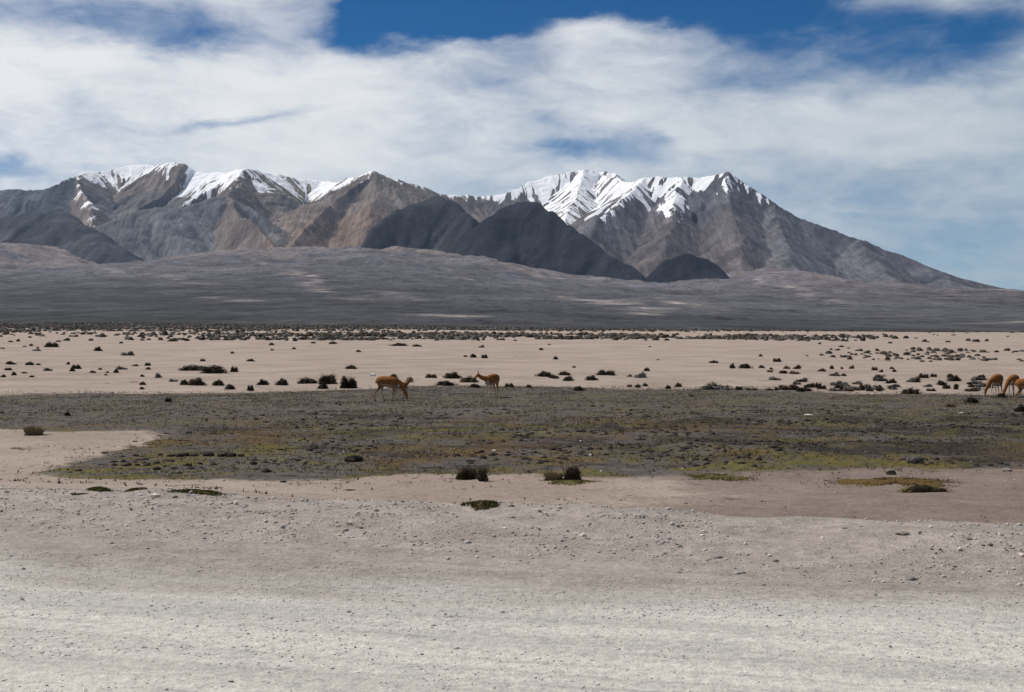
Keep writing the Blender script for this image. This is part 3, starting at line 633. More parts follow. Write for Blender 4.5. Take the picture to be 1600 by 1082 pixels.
shrub(262, 629, 13, 7, 'D', 'small black-green shrub on the bluish turf, larger of two')
shrub(104, 650, 12, 6, 'D', 'small black-green shrub on bluish turf near the straw tussock')
shrub(1567, 622, 16, 8, 'D', 'small dark bush at the feet of three grazing vicunas')
shrub(1426, 616, 26, 10, 'D', 'broad dark bush at the front edge of the thick shrub patch')
shrub(1520, 630, 24, 9, 'D', 'hollow-topped dark shrub standing on dark turf ahead of the three vicunas')
shrub(1488, 637, 18, 6, 'R', 'flat brown shrub on the dark turf ahead of the three vicunas')
shrub(1599, 644, 24, 11, 'D', 'dark mounded bush on turf just ahead of the cut-off vicuna')
for (u, v, w, h) in [(1124, 609, 44, 10), (1106, 609, 20, 7), (1212, 595, 22, 6)]: shrub(u, v, w, h, 'G', *patch_label('G', v, w))
for (u, v, w, h) in [(1155, 610, 12, 6), (1170, 610, 10, 3), (1180, 610, 12, 3), (1203, 610, 14, 3), (1213, 610, 8, 5), (1233, 610, 28, 8), (1244, 609, 11, 7), (1260, 612, 22, 6), (1252, 597, 18, 4), (1270, 606, 17, 7), (1444, 591, 17, 7), (1494, 596, 20, 9), (1536, 594, 17, 9), (1374, 595, 18, 9), (1347, 610, 12, 9), (1520, 612, 22, 4), (1309, 607, 11, 6), (1320, 611, 10, 5), (1330, 612, 10, 4), (1375, 612, 10, 6), (1360, 612, 12, 4), (1145, 576, 10, 8), (1166, 576, 24, 8), (1116, 568, 16, 5), (1190, 576, 12, 5), (1215, 566, 14, 6)]:
    shrub(u, v, w, h, 'D', *patch_label('D', v, w))
for (u, v, w, h) in [(1246, 577, 14, 7), (1230, 577, 12, 5), (1225, 584, 16, 5), (1243, 585, 18, 5), (1203, 582, 12, 4), (1206, 578, 7, 4), (1285, 581, 14, 5), (1300, 577, 8, 6), (1331, 577, 9, 6), (1368, 579, 12, 6), (1377, 582, 8, 5), (1394, 577, 8, 4), (1398, 582, 8, 5), (1316, 577, 5, 4), (1305, 588, 7, 4)]:
    shrub(u, v, w, h, 'R', *patch_label('R', v, w))
r2 = np.random.default_rng(12)
k = 0
while k < 62:       # the crowded grey cushions of the patch
    u = r2.uniform(1245, 1560); v = r2.uniform(588, 613)
    if u < 1290 and v < 594: continue
    s = (v - 505) / 100
    kd = 'G' if r2.random() < 0.66 else 'D'
    w = (r2.uniform(12, 26) if kd == 'G' else r2.uniform(8, 15)) * s
    shrub(u, v, w, r2.uniform(4, 8) * s, kd, *patch_label(kd, v, w))
    k += 1

# thing with parts: the bigger bushes
def bush(u, v, w, h, label, kinds, seed, depth=0.8, n=900, stems=26, leaf=0.05, name='bush'):
    p = place(u, v); m = p.y / F; W_, H_ = w * m, h * m
    e = bpy.data.objects.new(name, None); col.objects.link(e)
    yb = p.y + W_ * depth * 0.32
    e.location = (p.x, yb, float(ground_h([p.x], [yb])[0]) - 0.03 * H_)
    tag(e, label, 'bush')
    for i, (mat, dx, sw, sh, nn) in enumerate(kinds):
        vv, ff = shrub_geo(seed + i, int(n * nn), leaf=leaf * 1.5, spiky=1.1)
        vv = vv * np.array([W_ * sw, W_ * depth * min(1, sw * 1.5), H_ * sh]) + np.array([dx * W_, 0, 0])
        obj('foliage', mesh_np('foliage', vv, ff), mat, e)
    vv, ff = stems_geo(seed + 9, stems, 0.46, 1.0); vv = vv * np.array([W_, W_ * depth, H_])
    obj('stem', mesh_np('stem', vv, ff), M_stem, e)
    return e
bush(511, 601, 34, 18, 'tall rusty-topped dark bush in the row beside the grazing vicunas', [(M_dark, 0, 1, 0.9, 1), (M_red, 0.05, 0.8, 1.0, 0.35)], 610)
bush(504, 608, 20, 11, 'lower dark bush tucked in front of the rusty-topped bush', [(M_dark, 0, 1, 1, 1)], 620)
bush(544, 607, 31, 21, 'squat black-green bush next to the grazing vicunas', [(M_dark, 0, 1, 1, 1.2)], 630)
bush(729, 750, 40, 21, 'dense dark twiggy bush at the near edge of the turf', [(M_dark, 0, 0.95, 0.92, 1.3), (M_red, 0.05, 0.9, 0.9, 0.25)], 640, stems=60, leaf=0.04)
bush(753, 753, 34, 24, 'sparse see-through twiggy bush beside the dense dark bush', [(M_stem, 0.1, 0.5, 0.55, 0.4)], 650, stems=120, leaf=0.03)
bush(892, 751, 36, 25, 'black-green bush with a straw-coloured flank at the edge of the turf', [(M_dark, 0.08, 0.9, 1.0, 1.4)], 660, stems=40, leaf=0.045)
def tussock(u, v, w, h, label, mat, seed, n=420, spread=0.5, name='tussock', bw=0.012, parts=True):
    p = place(u, v); m = p.y / F; W_, H_ = w * m, h * m
    e = bpy.data.objects.new(name, None); col.objects.link(e); yb = p.y + W_ * 0.3
    e.location = (p.x, yb, float(ground_h([p.x], [yb])[0]) - 0.02 * H_); tag(e, label, 'grass')
    vv, ff = blades_geo(seed, n, spread, 1.0, bw, 0.30); obj('blades', mesh_np('blades', vv * np.array([W_, W_ * 0.8, H_]), ff), mat, e)
    dv, df = dome(12, 4, np.random.default_rng(seed), 0.3)
    obj('root_mound', mesh_np('root_mound', dv * np.array([W_ * 0.42, W_ * 0.34, H_ * 0.22]), df), M_dark, e)
    return e
tussock(50, 681, 38, 21, 'bleached straw tussock with a dark base on bare sand', M_straw, 700)
tussock(866, 751, 40, 20, 'dry straw tussock leaning on the black-green bush', M_straw, 701)
tussock(1081, 620, 11, 8, 'small pale straw tussock at the far edge of the dark turf', M_straw, 702, 120)

# flat cushions of moss, peat hummocks
def cushion(u, v, w, h, label, mat, seed, name='moss_cushion', cat='moss', thick=0.022, group=None):
    """low mat of living moss lying on the sand: lumpy dome with short blades"""
    p0 = place(u, v); m = p0.y / F; W_ = w * m; thick *= min(1, h / 9)
    p1 = place(u, v - h); D_ = max(p1.y - p0.y, W_ * 0.25); D_ = min(D_, W_ * 1.4)
    e = bpy.data.objects.new(name, None); col.objects.link(e); yb = p0.y + D_ / 2
    e.location = (p0.x * yb / p0.y, yb, float(ground_h([p0.x * yb / p0.y], [yb])[0])); tag(e, label, cat, group)
    r = np.random.default_rng(seed); n = 2400
    a = r.uniform(0, 2 * math.pi, n); ph = r.uniform(0, 6.28, 3)
    edge = 1 + 0.22 * np.sin(2 * a + ph[0]) + 0.2 * np.sin(3 * a + ph[1]) + 0.16 * np.sin(5 * a + ph[2]) + 0.12 * np.sin(9 * a + ph[0] * 2) + 0.08 * np.sin(14 * a + ph[1]); q = np.sqrt(r.random(n)) * edge * (1 + 0.14 * r.normal(size=n))
    c = np.stack([np.cos(a) * q * W_ / 2, np.sin(a) * q * D_ / 2, np.zeros(n)], 1)
    c[:, 2] = ground_h(c[:, 0] + e.location.x, c[:, 1] + e.location.y) - e.location.z + thick * 0.5 * np.clip(1 - q ** 2, 0, 1)
    d = unit(r.normal(size=(n, 3)) * 0.7 + np.array([0, 0, 0.7]))
    v_, f_ = tri_soup(c, d, r.uniform(0.012, 0.035, n) * min(1, h / 9), r.uniform(0.006, 0.014, n), r)
    obj('blades', mesh_np('blades', v_, f_), mat, e)
    na, nr = 48, 7; vs = [(0, 0, thick)]; 
    for j in range(1, nr + 1):
        for i in range(na):
            aa = 2 * math.pi * i / na; ed = 1 + 0.22 * math.sin(2 * aa + ph[0]) + 0.2 * math.sin(3 * aa + ph[1]) + 0.16 * math.sin(5 * aa + ph[2]) + 0.12 * math.sin(9 * aa + ph[0] * 2) + 0.08 * math.sin(14 * aa + ph[1]); qq = j / nr * ed * 0.9 * (1 + 0.05 * (r.random() - 0.5))
            vs.append((math.cos(aa) * qq * W_ / 2, math.sin(aa) * qq * D_ / 2, thick * (1 - (j / nr) ** 2) * (0.8 + 0.4 * r.random())))
    vs = np.array(vs); vs[:, 2] += ground_h(vs[:, 0] + e.location.x, vs[:, 1] + e.location.y) - e.location.z; vs[-na:, 2] -= 0.03
    f = [(0, 1 + i, 1 + (i + 1) % na) for i in range(na)]
    for j in range(nr - 1):
        for i in range(na):
            a_ = 1 + j * na + i; b_ = 1 + j * na + (i + 1) % na; f += [(a_, a_ + na, b_), (b_, a_ + na, b_ + na)]
    obj('mat', mesh_np('mat', vs, np.array(f), None, True), mat, e)
    return e
cushion(752, 793, 48, 9, 'olive moss cushion alone on sand near the road bank', M_olive, 801)
cushion(154, 766, 32, 4, 'thin brown-green moss strip on sand by the pale stone', M_olive, 802)
cushion(212, 767, 33, 4, 'short olive moss strip between the pale stone and the brown strip', M_olive, 803)
cushion(308, 772, 84, 5, 'long thin olive moss strip on sand beside the pale stone', M_olive, 804)
cushion(890, 757, 80, 7, 'olive moss skirt spreading under the straw-flanked bush', M_olive, 805)
cushion(1120, 752, 90, 11, 'broad yellow-green moss mat at the sandy edge of the turf', M_olive, 806)
cushion(1400, 762, 180, 16, 'broad rust-olive moss mat along the near edge of dark turf', M_rustol, 807)
bush(1447, 770, 96, 15, 'dark wet green cushion plant bulging at the near edge of turf', [(M_dark, 0, 1.0, 0.85, 1.6), (M_olive, -0.1, 0.8, 0.8, 0.5)], 808, depth=0.35, stems=10, leaf=0.02, name='cushion_plant')
cushion(123, 775, 18, 3, 'tiny olive moss fleck on the gravel near the pale stone', M_olive, 809)
cushion(547, 767, 12, 3, 'tiny brown moss fleck on bare sand', M_olive, 810)
M_peat, T = material('peat'); n = T.noise(wpos(T), 18, 4, 0.7); finish(T, T.mix(T.ramp(n, 0.3, 0.7), (0.014, 0.012, 0.011), (0.05, 0.04, 0.032)), 0.95, n, 0.03)
def lump_mesh(seed, sub=2, rough=0.35, flat=0.8):
    bm = bmesh.new(); bmesh.ops.create_icosphere(bm, subdivisions=sub, radius=0.5); r = np.random.default_rng(seed)
    o = r.uniform(0, 50, 3)
    for v in bm.verts:
        k = 1 + rough * float(fbm(np.array([v.co.x * 3 + o[0]]), np.array([v.co.y * 3 + v.co.z * 2.3 + o[1]]), 3, seed)[0] * 2 - 1)
        v.co *= k
    me = bpy.data.meshes.new('lump'); bm.to_mesh(me); bm.free()
    return me
def lump(name, u, v, w, h, mat, label, cat, seed, group=None, depth=0.8, sub=2, rough=0.35, sink=0.35, smooth=False, rz=0.0):
    p = place(u, v); m = p.y / F; W_, H_ = w * m, h * m
    me = lump_mesh(seed, sub, rough); o = obj(name, me, mat)
    if smooth: me.polygons.foreach_set('use_smooth', np.ones(len(me.polygons), bool))
    yb = p.y + W_ * depth * 0.35
    o.scale = (W_, W_ * depth, H_ * 1.25); o.location = (p.x, yb, float(ground_h([p.x], [yb])[0]) + H_ * (0.5 - sink * 0.9)); o.rotation_euler.z = rz
    return tag(o, label, cat, group)
lump('peat_hummock', 552, 722, 30, 12, M_peat, 'black peat hummock alone at the near edge of olive turf', 'hummock', 901)
for i, (u, v, w, h) in enumerate([(283, 714, 22, 7), (266, 714, 14, 5), (303, 713, 14, 5), (324, 713, 20, 8), (345, 714, 14, 6), (357, 714, 20, 8), (376, 714, 12, 5)]):
    lump('peat_hummock', u, v, w, h, M_peat, 'dark peat hummock in the ragged line edging the mossy turf', 'hummock', 910 + i, 'peat hummocks in the ragged line')
lump('peat_hummock', 1394, 742, 18, 8, M_peat, 'small black peat hummock on pale strip beside the dark boulder', 'hummock', 930)

# stones
M_stone, T = material('pale_stone'); n = T.noise(wpos(T), 22, 4, 0.6); oi = T.n('ShaderNodeObjectInfo').outputs['Random']
finish(T, T.mix(T.ramp(n, 0.3, 0.7), (0.52, 0.45, 0.37), (0.72, 0.66, 0.57)), 0.9, n, 0.01)
M_gstone, T = material('grey_stone'); n = T.noise(wpos(T), 16, 4, 0.6)
finish(T, T.mix(T.ramp(n, 0.3, 0.7), (0.16, 0.145, 0.13), (0.30, 0.27, 0.24)), 0.9, n, 0.01)
M_white, T = material('white_bone'); n = T.noise(wpos(T), 22, 4, 0.6)
finish(T, T.mix(T.ramp(n, 0.3, 0.7), (0.62, 0.60, 0.58), (0.78, 0.77, 0.76)), 0.85, n, 0.01)
M_brock, T = material('dark_boulder'); n = T.noise(wpos(T), 9, 4, 0.6)
finish(T, T.mix(T.ramp(n, 0.3, 0.7), (0.035, 0.03, 0.028), (0.12, 0.105, 0.095)), 0.9, n, 0.03)
lump('boulder', 1432, 724, 28, 13, M_brock, 'dark rounded boulder with a pale lit top on the dark turf', 'boulder', 940, depth=0.9, smooth=True, rough=0.2)
lump('stone', 241, 777, 18, 7, M_stone, 'pale cream angular stone beside a thin moss strip', 'stone', 950, sub=1, rough=0.5)
lump('stone', 583, 588, 11, 6, M_white, 'white stone on sand just beyond the grazing vicuna', 'stone', 951, sub=1, rough=0.5)
lump('stone', 561, 605, 7, 3, M_white, 'small white stone on turf beside the squat bush', 'stone', 952, sub=1, rough=0.5)
lump('stone', 907, 691, 5, 4, M_white, 'tiny white stone on black peat', 'stone', 953, sub=1, rough=0.5)
lump('stone', 923, 713, 6, 4, M_white, 'white pebble at the near rim of the black peat', 'stone', 954, sub=1, rough=0.5)
lump('stone', 1264, 650, 14, 4, M_stone, 'flat pale stone on the dark turf beyond the mossy band', 'stone', 955, sub=1, rough=0.4)
lump('stone', 1503, 647, 12, 3, M_stone, 'flat pale stone on dark turf near the flat brown shrub', 'stone', 956, sub=1, rough=0.4)
lump('stone', 772, 706, 9, 4, M_stone, 'pale stone among the dark turf clods', 'stone', 957, sub=1, rough=0.4)
lump('stone', 1575, 737, 20, 6, M_gstone, 'flat grey stone at the far end of the mossy band', 'stone', 958, sub=1, rough=0.4)
bank_st = [(546, 820, 11, 7, 0), (789, 828, 11, 5, 0), (1285, 843, 8, 5, 0), (1100, 832, 9, 5, 0), (1564, 838, 8, 7, 0), (1412, 836, 30, 5, 1), (1515, 842, 14, 4, 1), (1536, 853, 8, 3, 1), (1320, 826, 12, 3, 1), (1345, 824, 8, 3, 1), (587, 800, 10, 5, 1), (843, 799, 10, 4, 1), (1006, 809, 6, 5, 1), (1060, 824, 7, 6, 1), (1286, 908, 5, 5, 0), (1200, 887, 6, 4, 0), (693, 989, 7, 7, 0), (1165, 851, 6, 4, 0), (1598, 870, 16, 6, 0), (368, 788, 9, 7, 0), (450, 794, 12, 6, 1), (204, 797, 7, 4, 1), (300, 799, 12, 4, 1), (1487, 838, 8, 5, 0), (1455, 825, 9, 5, 0), (772, 838, 6, 4, 0), (563, 826, 8, 5, 1)]
for i, (u, v, w, h, k) in enumerate(bank_st):
    lump('stone', u, v, w, h, (M_stone, M_gstone)[k], ('pale small stone lying on the gravel road shoulder', 'brown-grey small stone lying on the gravel road shoulder')[k], 'stone', 960 + i, ('pale stones on the road shoulder', 'grey stones on the road shoulder')[k], sub=1, rough=0.55, rz=i * 1.3)

# ------------------------------------------------------------------ vicunas
M_wool, T = material('vicuna_wool')
c = attr(T, 'Col', 'Color'); n = T.noise(T.n('ShaderNodeTexCoord').outputs['Object'], 40, 4, 0.7)
c = T.mix(1.0, c, T.mix(T.ramp(n, 0.3, 0.7), (0.75, 0.74, 0.72), (1.2, 1.2, 1.2)), 'MULTIPLY')
finish(T, c, 0.9, n, 0.02, 0.8, 0.1)
M_bib = leaf_mat('white_wool', [(0.55, 0.50, 0.42), (0.66, 0.62, 0.54), (0.6, 0.55, 0.48)])
M_ear = leaf_mat('ear_fur', [(0.22, 0.10, 0.04), (0.26, 0.12, 0.05), (0.2, 0.09, 0.04)])
M_eye, T = material('eye_black'); finish(T, (0.01, 0.008, 0.006), 0.3)
M_hoof, T = material('hoof_horn'); finish(T, (0.02, 0.017, 0.014), 0.6)
def loft(bm, pts, side=(0, 1, 0), n=14):
    """pts: (x,y,z, lateral radius, other radius)"""
    rings = []; side0 = Vector(side)
    for i, p in enumerate(pts):
        c = Vector(p[:3]); a = Vector(pts[max(i - 1, 0)][:3]); b = Vector(pts[min(i + 1, len(pts) - 1)][:3]); t = (b - a).normalized()
        s = (side0 - t * side0.dot(t)).normalized(); q = s.cross(t)
        rings.append([bm.verts.new(c + s * (math.cos(2 * math.pi * k / n) * p[3]) + q * (math.sin(2 * math.pi * k / n) * p[4])) for k in range(n)])
    for a, b in zip(rings, rings[1:]):
        for k in range(n): bm.faces.new((a[k], a[(k + 1) % n], b[(k + 1) % n], b[k]))
    bm.faces.new(list(reversed(rings[0]))); bm.faces.new(rings[-1])
def vicuna(u, v, heading, label, neck, yaw=0.0, scale=1.0, legs=None, head_dir=None, group='vicunas grazing on the plain'):
    """local +X forward. neck: list of (x, z) from shoulder to poll; head_dir (x,z) muzzle direction"""
    bm = bmesh.new()
    loft(bm, [(-0.51, 0, 0.67, 0.04, 0.06), (-0.48, 0, 0.69, 0.11, 0.15), (-0.40, 0, 0.715, 0.16, 0.20), (-0.25, 0, 0.735, 0.175, 0.205), (-0.05, 0, 0.725, 0.185, 0.21), (0.15, 0, 0.70, 0.185, 0.22), (0.30, 0, 0.69, 0.165, 0.215), (0.42, 0, 0.70, 0.125, 0.18), (0.50, 0, 0.72, 0.08, 0.12)])
    lg = legs or [(-0.04, 0.0), (0.07, 0.0), (0.0, 0.0), (0.04, 0.0)]
    feet = []
    for j, sgn in ((0, 1), (1, -1)):       # hind legs: thigh, stifle, hock, cannon
        dx_ = lg[j][0]; y_ = 0.085 * sgn
        loft(bm, [(-0.34, y_ * 0.8, 0.76, 0.06, 0.12), (-0.33 + dx_ * 0.15, y_, 0.62, 0.062, 0.115), (-0.32 + dx_ * 0.3, y_, 0.50, 0.045, 0.075), (-0.40 + dx_ * 0.6, y_, 0.375, 0.028, 0.042), (-0.445 + dx_ * 0.8, y_, 0.31, 0.025, 0.034), (-0.43 + dx_, y_, 0.20, 0.021, 0.025), (-0.415 + dx_ * 1.1, y_, 0.08, 0.022, 0.025), (-0.39 + dx_ * 1.15, y_, 0.0, 0.027, 0.034)], n=10)
        feet.append((-0.385 + dx_ * 1.15, y_))
    for j, sgn in ((2, 1), (3, -1)):
        dx_ = lg[j][0]; y_ = 0.08 * sgn
        loft(bm, [(0.32, y_ * 0.8, 0.70, 0.055, 0.11), (0.31 + dx_ * 0.15, y_, 0.58, 0.048, 0.075), (0.30 + dx_ * 0.3, y_, 0.47, 0.034, 0.045), (0.325 + dx_ * 0.6, y_, 0.31, 0.026, 0.031), (0.32 + dx_ * 0.85, y_, 0.18, 0.020, 0.022), (0.325 + dx_, y_, 0.07, 0.022, 0.024), (0.345 + dx_, y_, 0.0, 0.027, 0.033)], n=10)
        feet.append((0.35 + dx_, y_))
    # neck and head swung by yaw about the shoulder
    bx_, bz_ = 0.40, 0.74
    def Y_(x, z, k=1.0):
        dx_ = x - bx_; a = yaw * k
        return (bx_ + dx_ * math.cos(a), dx_ * math.sin(a), z)
    sd = (-math.sin(yaw), math.cos(yaw), 0)
    rad = np.linspace(0.125, 0.056, len(neck) + 1)
    path = [(bx_, 0, bz_)] + [Y_(x, z) for x, z in neck]
    loft(bm, [(*p, rad[i] * 0.85, rad[i]) for i, p in enumerate(path)], sd, 12)
    px_, pz_ = neck[-1]; hx, hz = head_dir; L = math.hypot(hx, hz); hx /= L; hz /= L
    up = (-hz, hx) if hx >= 0 else (hz, -hx)
    hp = []
    for t, rl, ro, lift in ((-0.05, 0.030, 0.034, 0.0), (-0.02, 0.052, 0.060, 0.008), (0.04, 0.056, 0.062, 0.008), (0.10, 0.042, 0.046, -0.004), (0.16, 0.031, 0.034, -0.014), (0.205, 0.026, 0.027, -0.020), (0.222, 0.014, 0.014, -0.022)):
        hp.append((*Y_(px_ + hx * t + up[0] * lift, pz_ + hz * t + up[1] * lift), rl, ro))
    loft(bm, hp, sd, 12)
    loft(bm, [(-0.46, 0, 0.83, 0.03, 0.03), (-0.51, 0, 0.80, 0.035, 0.035), (-0.545, 0, 0.72, 0.03, 0.03), (-0.55, 0, 0.64, 0.012, 0.012)], n=8)
    bmesh.ops.recalc_face_normals(bm, faces=bm.faces)
    me = bpy.data.meshes.new('body_raw'); bm.to_mesh(me); bm.free()
    tmp = bpy.data.objects.new('tmp', me); col.objects.link(tmp)
    rm = tmp.modifiers.new('r', 'REMESH'); rm.mode = 'VOXEL'; rm.voxel_size = 0.0145
    sm = tmp.modifiers.new('s', 'SMOOTH'); sm.iterations = 3; sm.factor = 0.5
    dg = bpy.context.evaluated_depsgraph_get(); dg.update()
    body_me = bpy.data.meshes.new_from_object(tmp.evaluated_get(dg)); bpy.data.objects.remove(tmp)
    nv = len(body_me.vertices); co = np.empty(nv * 3, np.float32); body_me.vertices.foreach_get('co', co); co = co.reshape(-1, 3)
    nm = np.empty(nv * 3, np.float32); body_me.vertices.foreach_get('normal', nm); nm = nm.reshape(-1, 3)
    CIN = np.array([0.245, 0.10, 0.031]); CRE = np.array([0.60, 0.52, 0.42]); BUF = np.array([0.27, 0.155, 0.075])
    cc = np.tile(CIN, (nv, 1)); x, y, z = co.T
    nz_ = vn(x * 9 + 40, z * 9 + y * 5, 4)[:, None]
    cc *= 0.82 + 0.36 * nz_
    belly = (sstep(-nm[:, 2], 0.15, 0.6) * sstep(z, 0.42, 0.5) * (1 - sstep(z, 0.66, 0.72)) * (np.abs(x) < 0.42))[:, None]
    cc = lerp(cc, CRE, belly * 0.45)
    legm = (1 - sstep(z, 0.36, 0.52)) * ((x < 0.45)); cc = lerp(cc, BUF, legm[:, None] * 0.8)
    inner = (sstep(-nm[:, 1] * np.sign(y), 0.0, 0.6) * (z < 0.55) * (x < 0.45))[:, None]; cc = lerp(cc, CRE, inner * 0.45)
    frontl = (sstep(nm[:, 0], 0.2, 0.7) * (z < 0.52) * (x > 0.15) * (x < 0.48))[:, None]; cc = lerp(cc, CRE, frontl * 0.9)
    rump = (sstep(-nm[:, 0], 0.55, 0.9) * (z < 0.66) * (z > 0.4) * (x < -0.3))[:, None]; cc = lerp(cc, CRE, rump * 0.55)
    ca = body_me.attributes.new('Col', 'FLOAT_COLOR', 'POINT'); ca.data.foreach_set('color', np.concatenate([cc, np.ones((nv, 1))], 1).astype(np.float32).ravel())
    body_me.polygons.foreach_set('use_smooth', np.ones(len(body_me.polygons), bool)); body_me.materials.clear()
    p = place(u, v)
    e = bpy.data.objects.new('vicuna', None); col.objects.link(e); e.location = (p.x, p.y, p.z - 0.012); e.rotation_euler.z = heading; e.scale = (scale * 0.84, scale, scale)
    tag(e, label, 'vicuna', group)
    obj('body', body_me, M_wool, e)
    # ears
    for s in (-1, 1):
        b2 = bmesh.new()
        ax = Vector(Y_(px_ - hx * 0.025 + up[0] * 0.045, pz_ - hz * 0.025 + up[1] * 0.045)); sv_ = Vector(sd) * s
        upv = Vector(Y_(bx_ + up[0] - hx * 0.35, up[1] - hz * 0.35)) - Vector(Y_(bx_, 0)); upv.normalize()
        if upv.z < 0.2: upv = (upv + Vector((0, 0, 0.6))).normalized()
        b0 = ax + sv_ * 0.034; b1 = b0 + upv * 0.06 + sv_ * 0.022; b2_ = b0 + upv * 0.125 + sv_ * 0.030
        loft(b2, [(*(b0 - upv * 0.02), 0.018, 0.012), (*b0, 0.021, 0.014), (*b1, 0.026, 0.012), (*((b1 + b2_) / 2), 0.019, 0.009), (*b2_, 0.004, 0.003)], tuple((sv_ + Vector((0.01, 0.01, 0))).normalized()), 8)
        bmesh.ops.recalc_face_normals(b2, faces=b2.faces)
        m2 = bpy.data.meshes.new('ear'); b2.to_mesh(m2); b2.free(); obj('ear', m2, M_ear, e)
        b3 = bmesh.new(); ec = Vector(Y_(px_ + hx * 0.045 + up[0] * 0.022, pz_ + hz * 0.045 + up[1] * 0.022)) + sv_ * 0.047
        bmesh.ops.create_icosphere(b3, subdivisions=1, radius=0.014, matrix=Matrix.Translation(ec)); m3 = bpy.data.meshes.new('eye'); b3.to_mesh(m3); b3.free(); obj('eye', m3, M_eye, e)
    for (fx, fy) in feet:
        b4 = bmesh.new(); loft(b4, [(fx - 0.005, fy, 0.03, 0.029, 0.034), (fx + 0.012, fy, 0.0, 0.030, 0.042)], n=8); bmesh.ops.recalc_face_normals(b4, faces=b4.faces)
        m4 = bpy.data.meshes.new('hoof'); b4.to_mesh(m4); b4.free(); obj('hoof', m4, M_hoof, e)
    # hanging white chest wool
    r = np.random.default_rng(int(abs(u * 13))); n_ = 150
    cpt = np.stack([r.uniform(0.38, 0.53, n_), r.normal(0, 0.04, n_), r.uniform(0.56, 0.68, n_)], 1)
    dd = unit(np.stack([r.uniform(-0.1, 0.5, n_), r.normal(0, 0.3, n_), -np.ones(n_)], 1))
    v_, f_ = tri_soup(cpt, dd, r.uniform(0.05, 0.11, n_), r.uniform(0.012, 0.022, n_), r); obj('chest_wool', mesh_np('chest_wool', v_, f_), M_bib, e)
    return e
GR = [(0.56, 0.66), (0.68, 0.50), (0.78, 0.33), (0.83, 0.24)]
vicuna(606, 626, 0.0, 'adult vicuna grazing side-on with muzzle on the turf, a youngster behind it', GR, 0.0, 1.0, [(0.20, 0), (-0.15, 0), (0.05, 0), (-0.10, 0)], (0.35, -1))
vicuna(624, 622, R(8), 'young vicuna with raised head standing behind the grazing adult', [(0.52, 0.82), (0.62, 0.93), (0.71, 1.06), (0.745, 1.12)], 0.0, 0.70, [(-0.02, 0), (0.08, 0), (0.05, 0), (-0.05, 0)], (1, -0.42))
vicuna(769, 621, R(-118), 'lone vicuna facing the road with ears pricked and pale legs', [(0.52, 0.76), (0.66, 0.80), (0.76, 0.86), (0.80, 0.90)], R(-52), 1.0, [(0.06, 0), (-0.04, 0), (0.03, 0), (-0.03, 0)], (0.9, -0.5))
vicuna(1557, 619, R(228), 'grazing vicuna leading the group of three beside the shrub patch', GR, R(-25), 0.95, [(0.06, 0), (-0.06, 0), (-0.02, 0), (0.05, 0)], (0.30, -1))
vicuna(1583, 620, R(232), 'grazing vicuna with a pale chest, middle of the group of three', GR, R(-18), 0.95, [(-0.04, 0), (0.06, 0), (0.04, 0), (-0.04, 0)], (0.30, -1))
vicuna(1606, 630, R(-12), 'dark-flanked vicuna turned away from the other two of the three', GR, R(-10), 0.98, [(0.11, 0), (-0.10, 0), (0.10, 0), (-0.12, 0)], (0.35, -1))

# ------------------------------------------------------------------ stuff: gravel, turf blades, clods, far scrub
def rot_z(v, a):
    c, s = np.cos(a)[:, None], np.sin(a)[:, None]
    return np.stack([v[..., 0] * c - v[..., 1] * s, v[..., 0] * s + v[..., 1] * c, v[..., 2]], -1)
OCT = np.array([(1, 0, 0), (0, 1, 0), (-1, 0, 0), (0, -1, 0), (0, 0, 1), (0, 0, -1)], float); OCF = np.array([(0, 1, 4), (1, 2, 4), (2, 3, 4), (3, 0, 4), (1, 0, 5), (2, 1, 5), (3, 2, 5), (0, 3, 5)])
_b = bmesh.new(); bmesh.ops.create_icosphere(_b, subdivisions=1, radius=1.0); ICO = np.array([v.co[:] for v in _b.verts]); ICF = np.array([[v.index for v in f.verts] for f in _b.faces]); _b.free()
def stones_mesh(name, pos, size, r, base=(ICO, ICF), flat=0.6):
    n = len(pos); V, Fc = base
    sc = size[:, None] * np.stack([r.uniform(0.7, 1.3, n), r.uniform(0.7, 1.3, n), r.uniform(0.4, 0.8, n) * flat / 0.6], 1)
    v = V[None] * sc[:, None, :] * (1 + r.normal(0, 0.16, (n, len(V), 1))); v = rot_z(v, r.uniform(0, 6.28, n)) + pos[:, None, :]
    f = Fc[None] + (np.arange(n) * len(V))[:, None, None]
    tint = np.repeat(r.random(n), len(V))
    return mesh_np(name, v.reshape(-1, 3), f.reshape(-1, 3), dict(tint=tint))
M_pebble, T = material('pebbles'); t_ = attr(T, 'tint')
c = T.mix(T.ramp(t_, 0.0, 0.45), (0.17, 0.165, 0.16), (0.36, 0.34, 0.315)); c = T.mix(T.ramp(t_, 0.5, 1.0), c, (0.58, 0.54, 0.48)); finish(T, c, 0.95)
def road_top(x, y):
    s, rr_ = road_s(x, y), road_r(x, y)
    return 0.006 + 0.030 * (fbm(s * 0.10, rr_ * 2.4, 3, 61) - 0.5) + 0.014 * (fbm(s * 1.2, rr_ * 2.2, 3, 62) - 0.5)
r = np.random.default_rng(31)
def wedge(n, y0, y1, k=0.40, m=1.5, p=1.0):
    y = np.sqrt(r.uniform(y0 ** 2, y1 ** 2, n)); x = r.uniform(-1, 1, n) * (k * y + m); return x, y
x, y = wedge(30000, 5.5, 13.2); q = road_r(x, y); clump = fbm(x * 0.9, y * 2.2, 3, 71)
k_ = (q < 9.6) & (r.random(len(x)) < sstep(clump, 0.3, 0.66) + 0.12); x, y = x[k_], y[k_]
sz = 0.0035 + 0.006 * r.random(len(x)) ** 2.2 + 0.010 * (r.random(len(x)) < 0.025) * r.random(len(x))
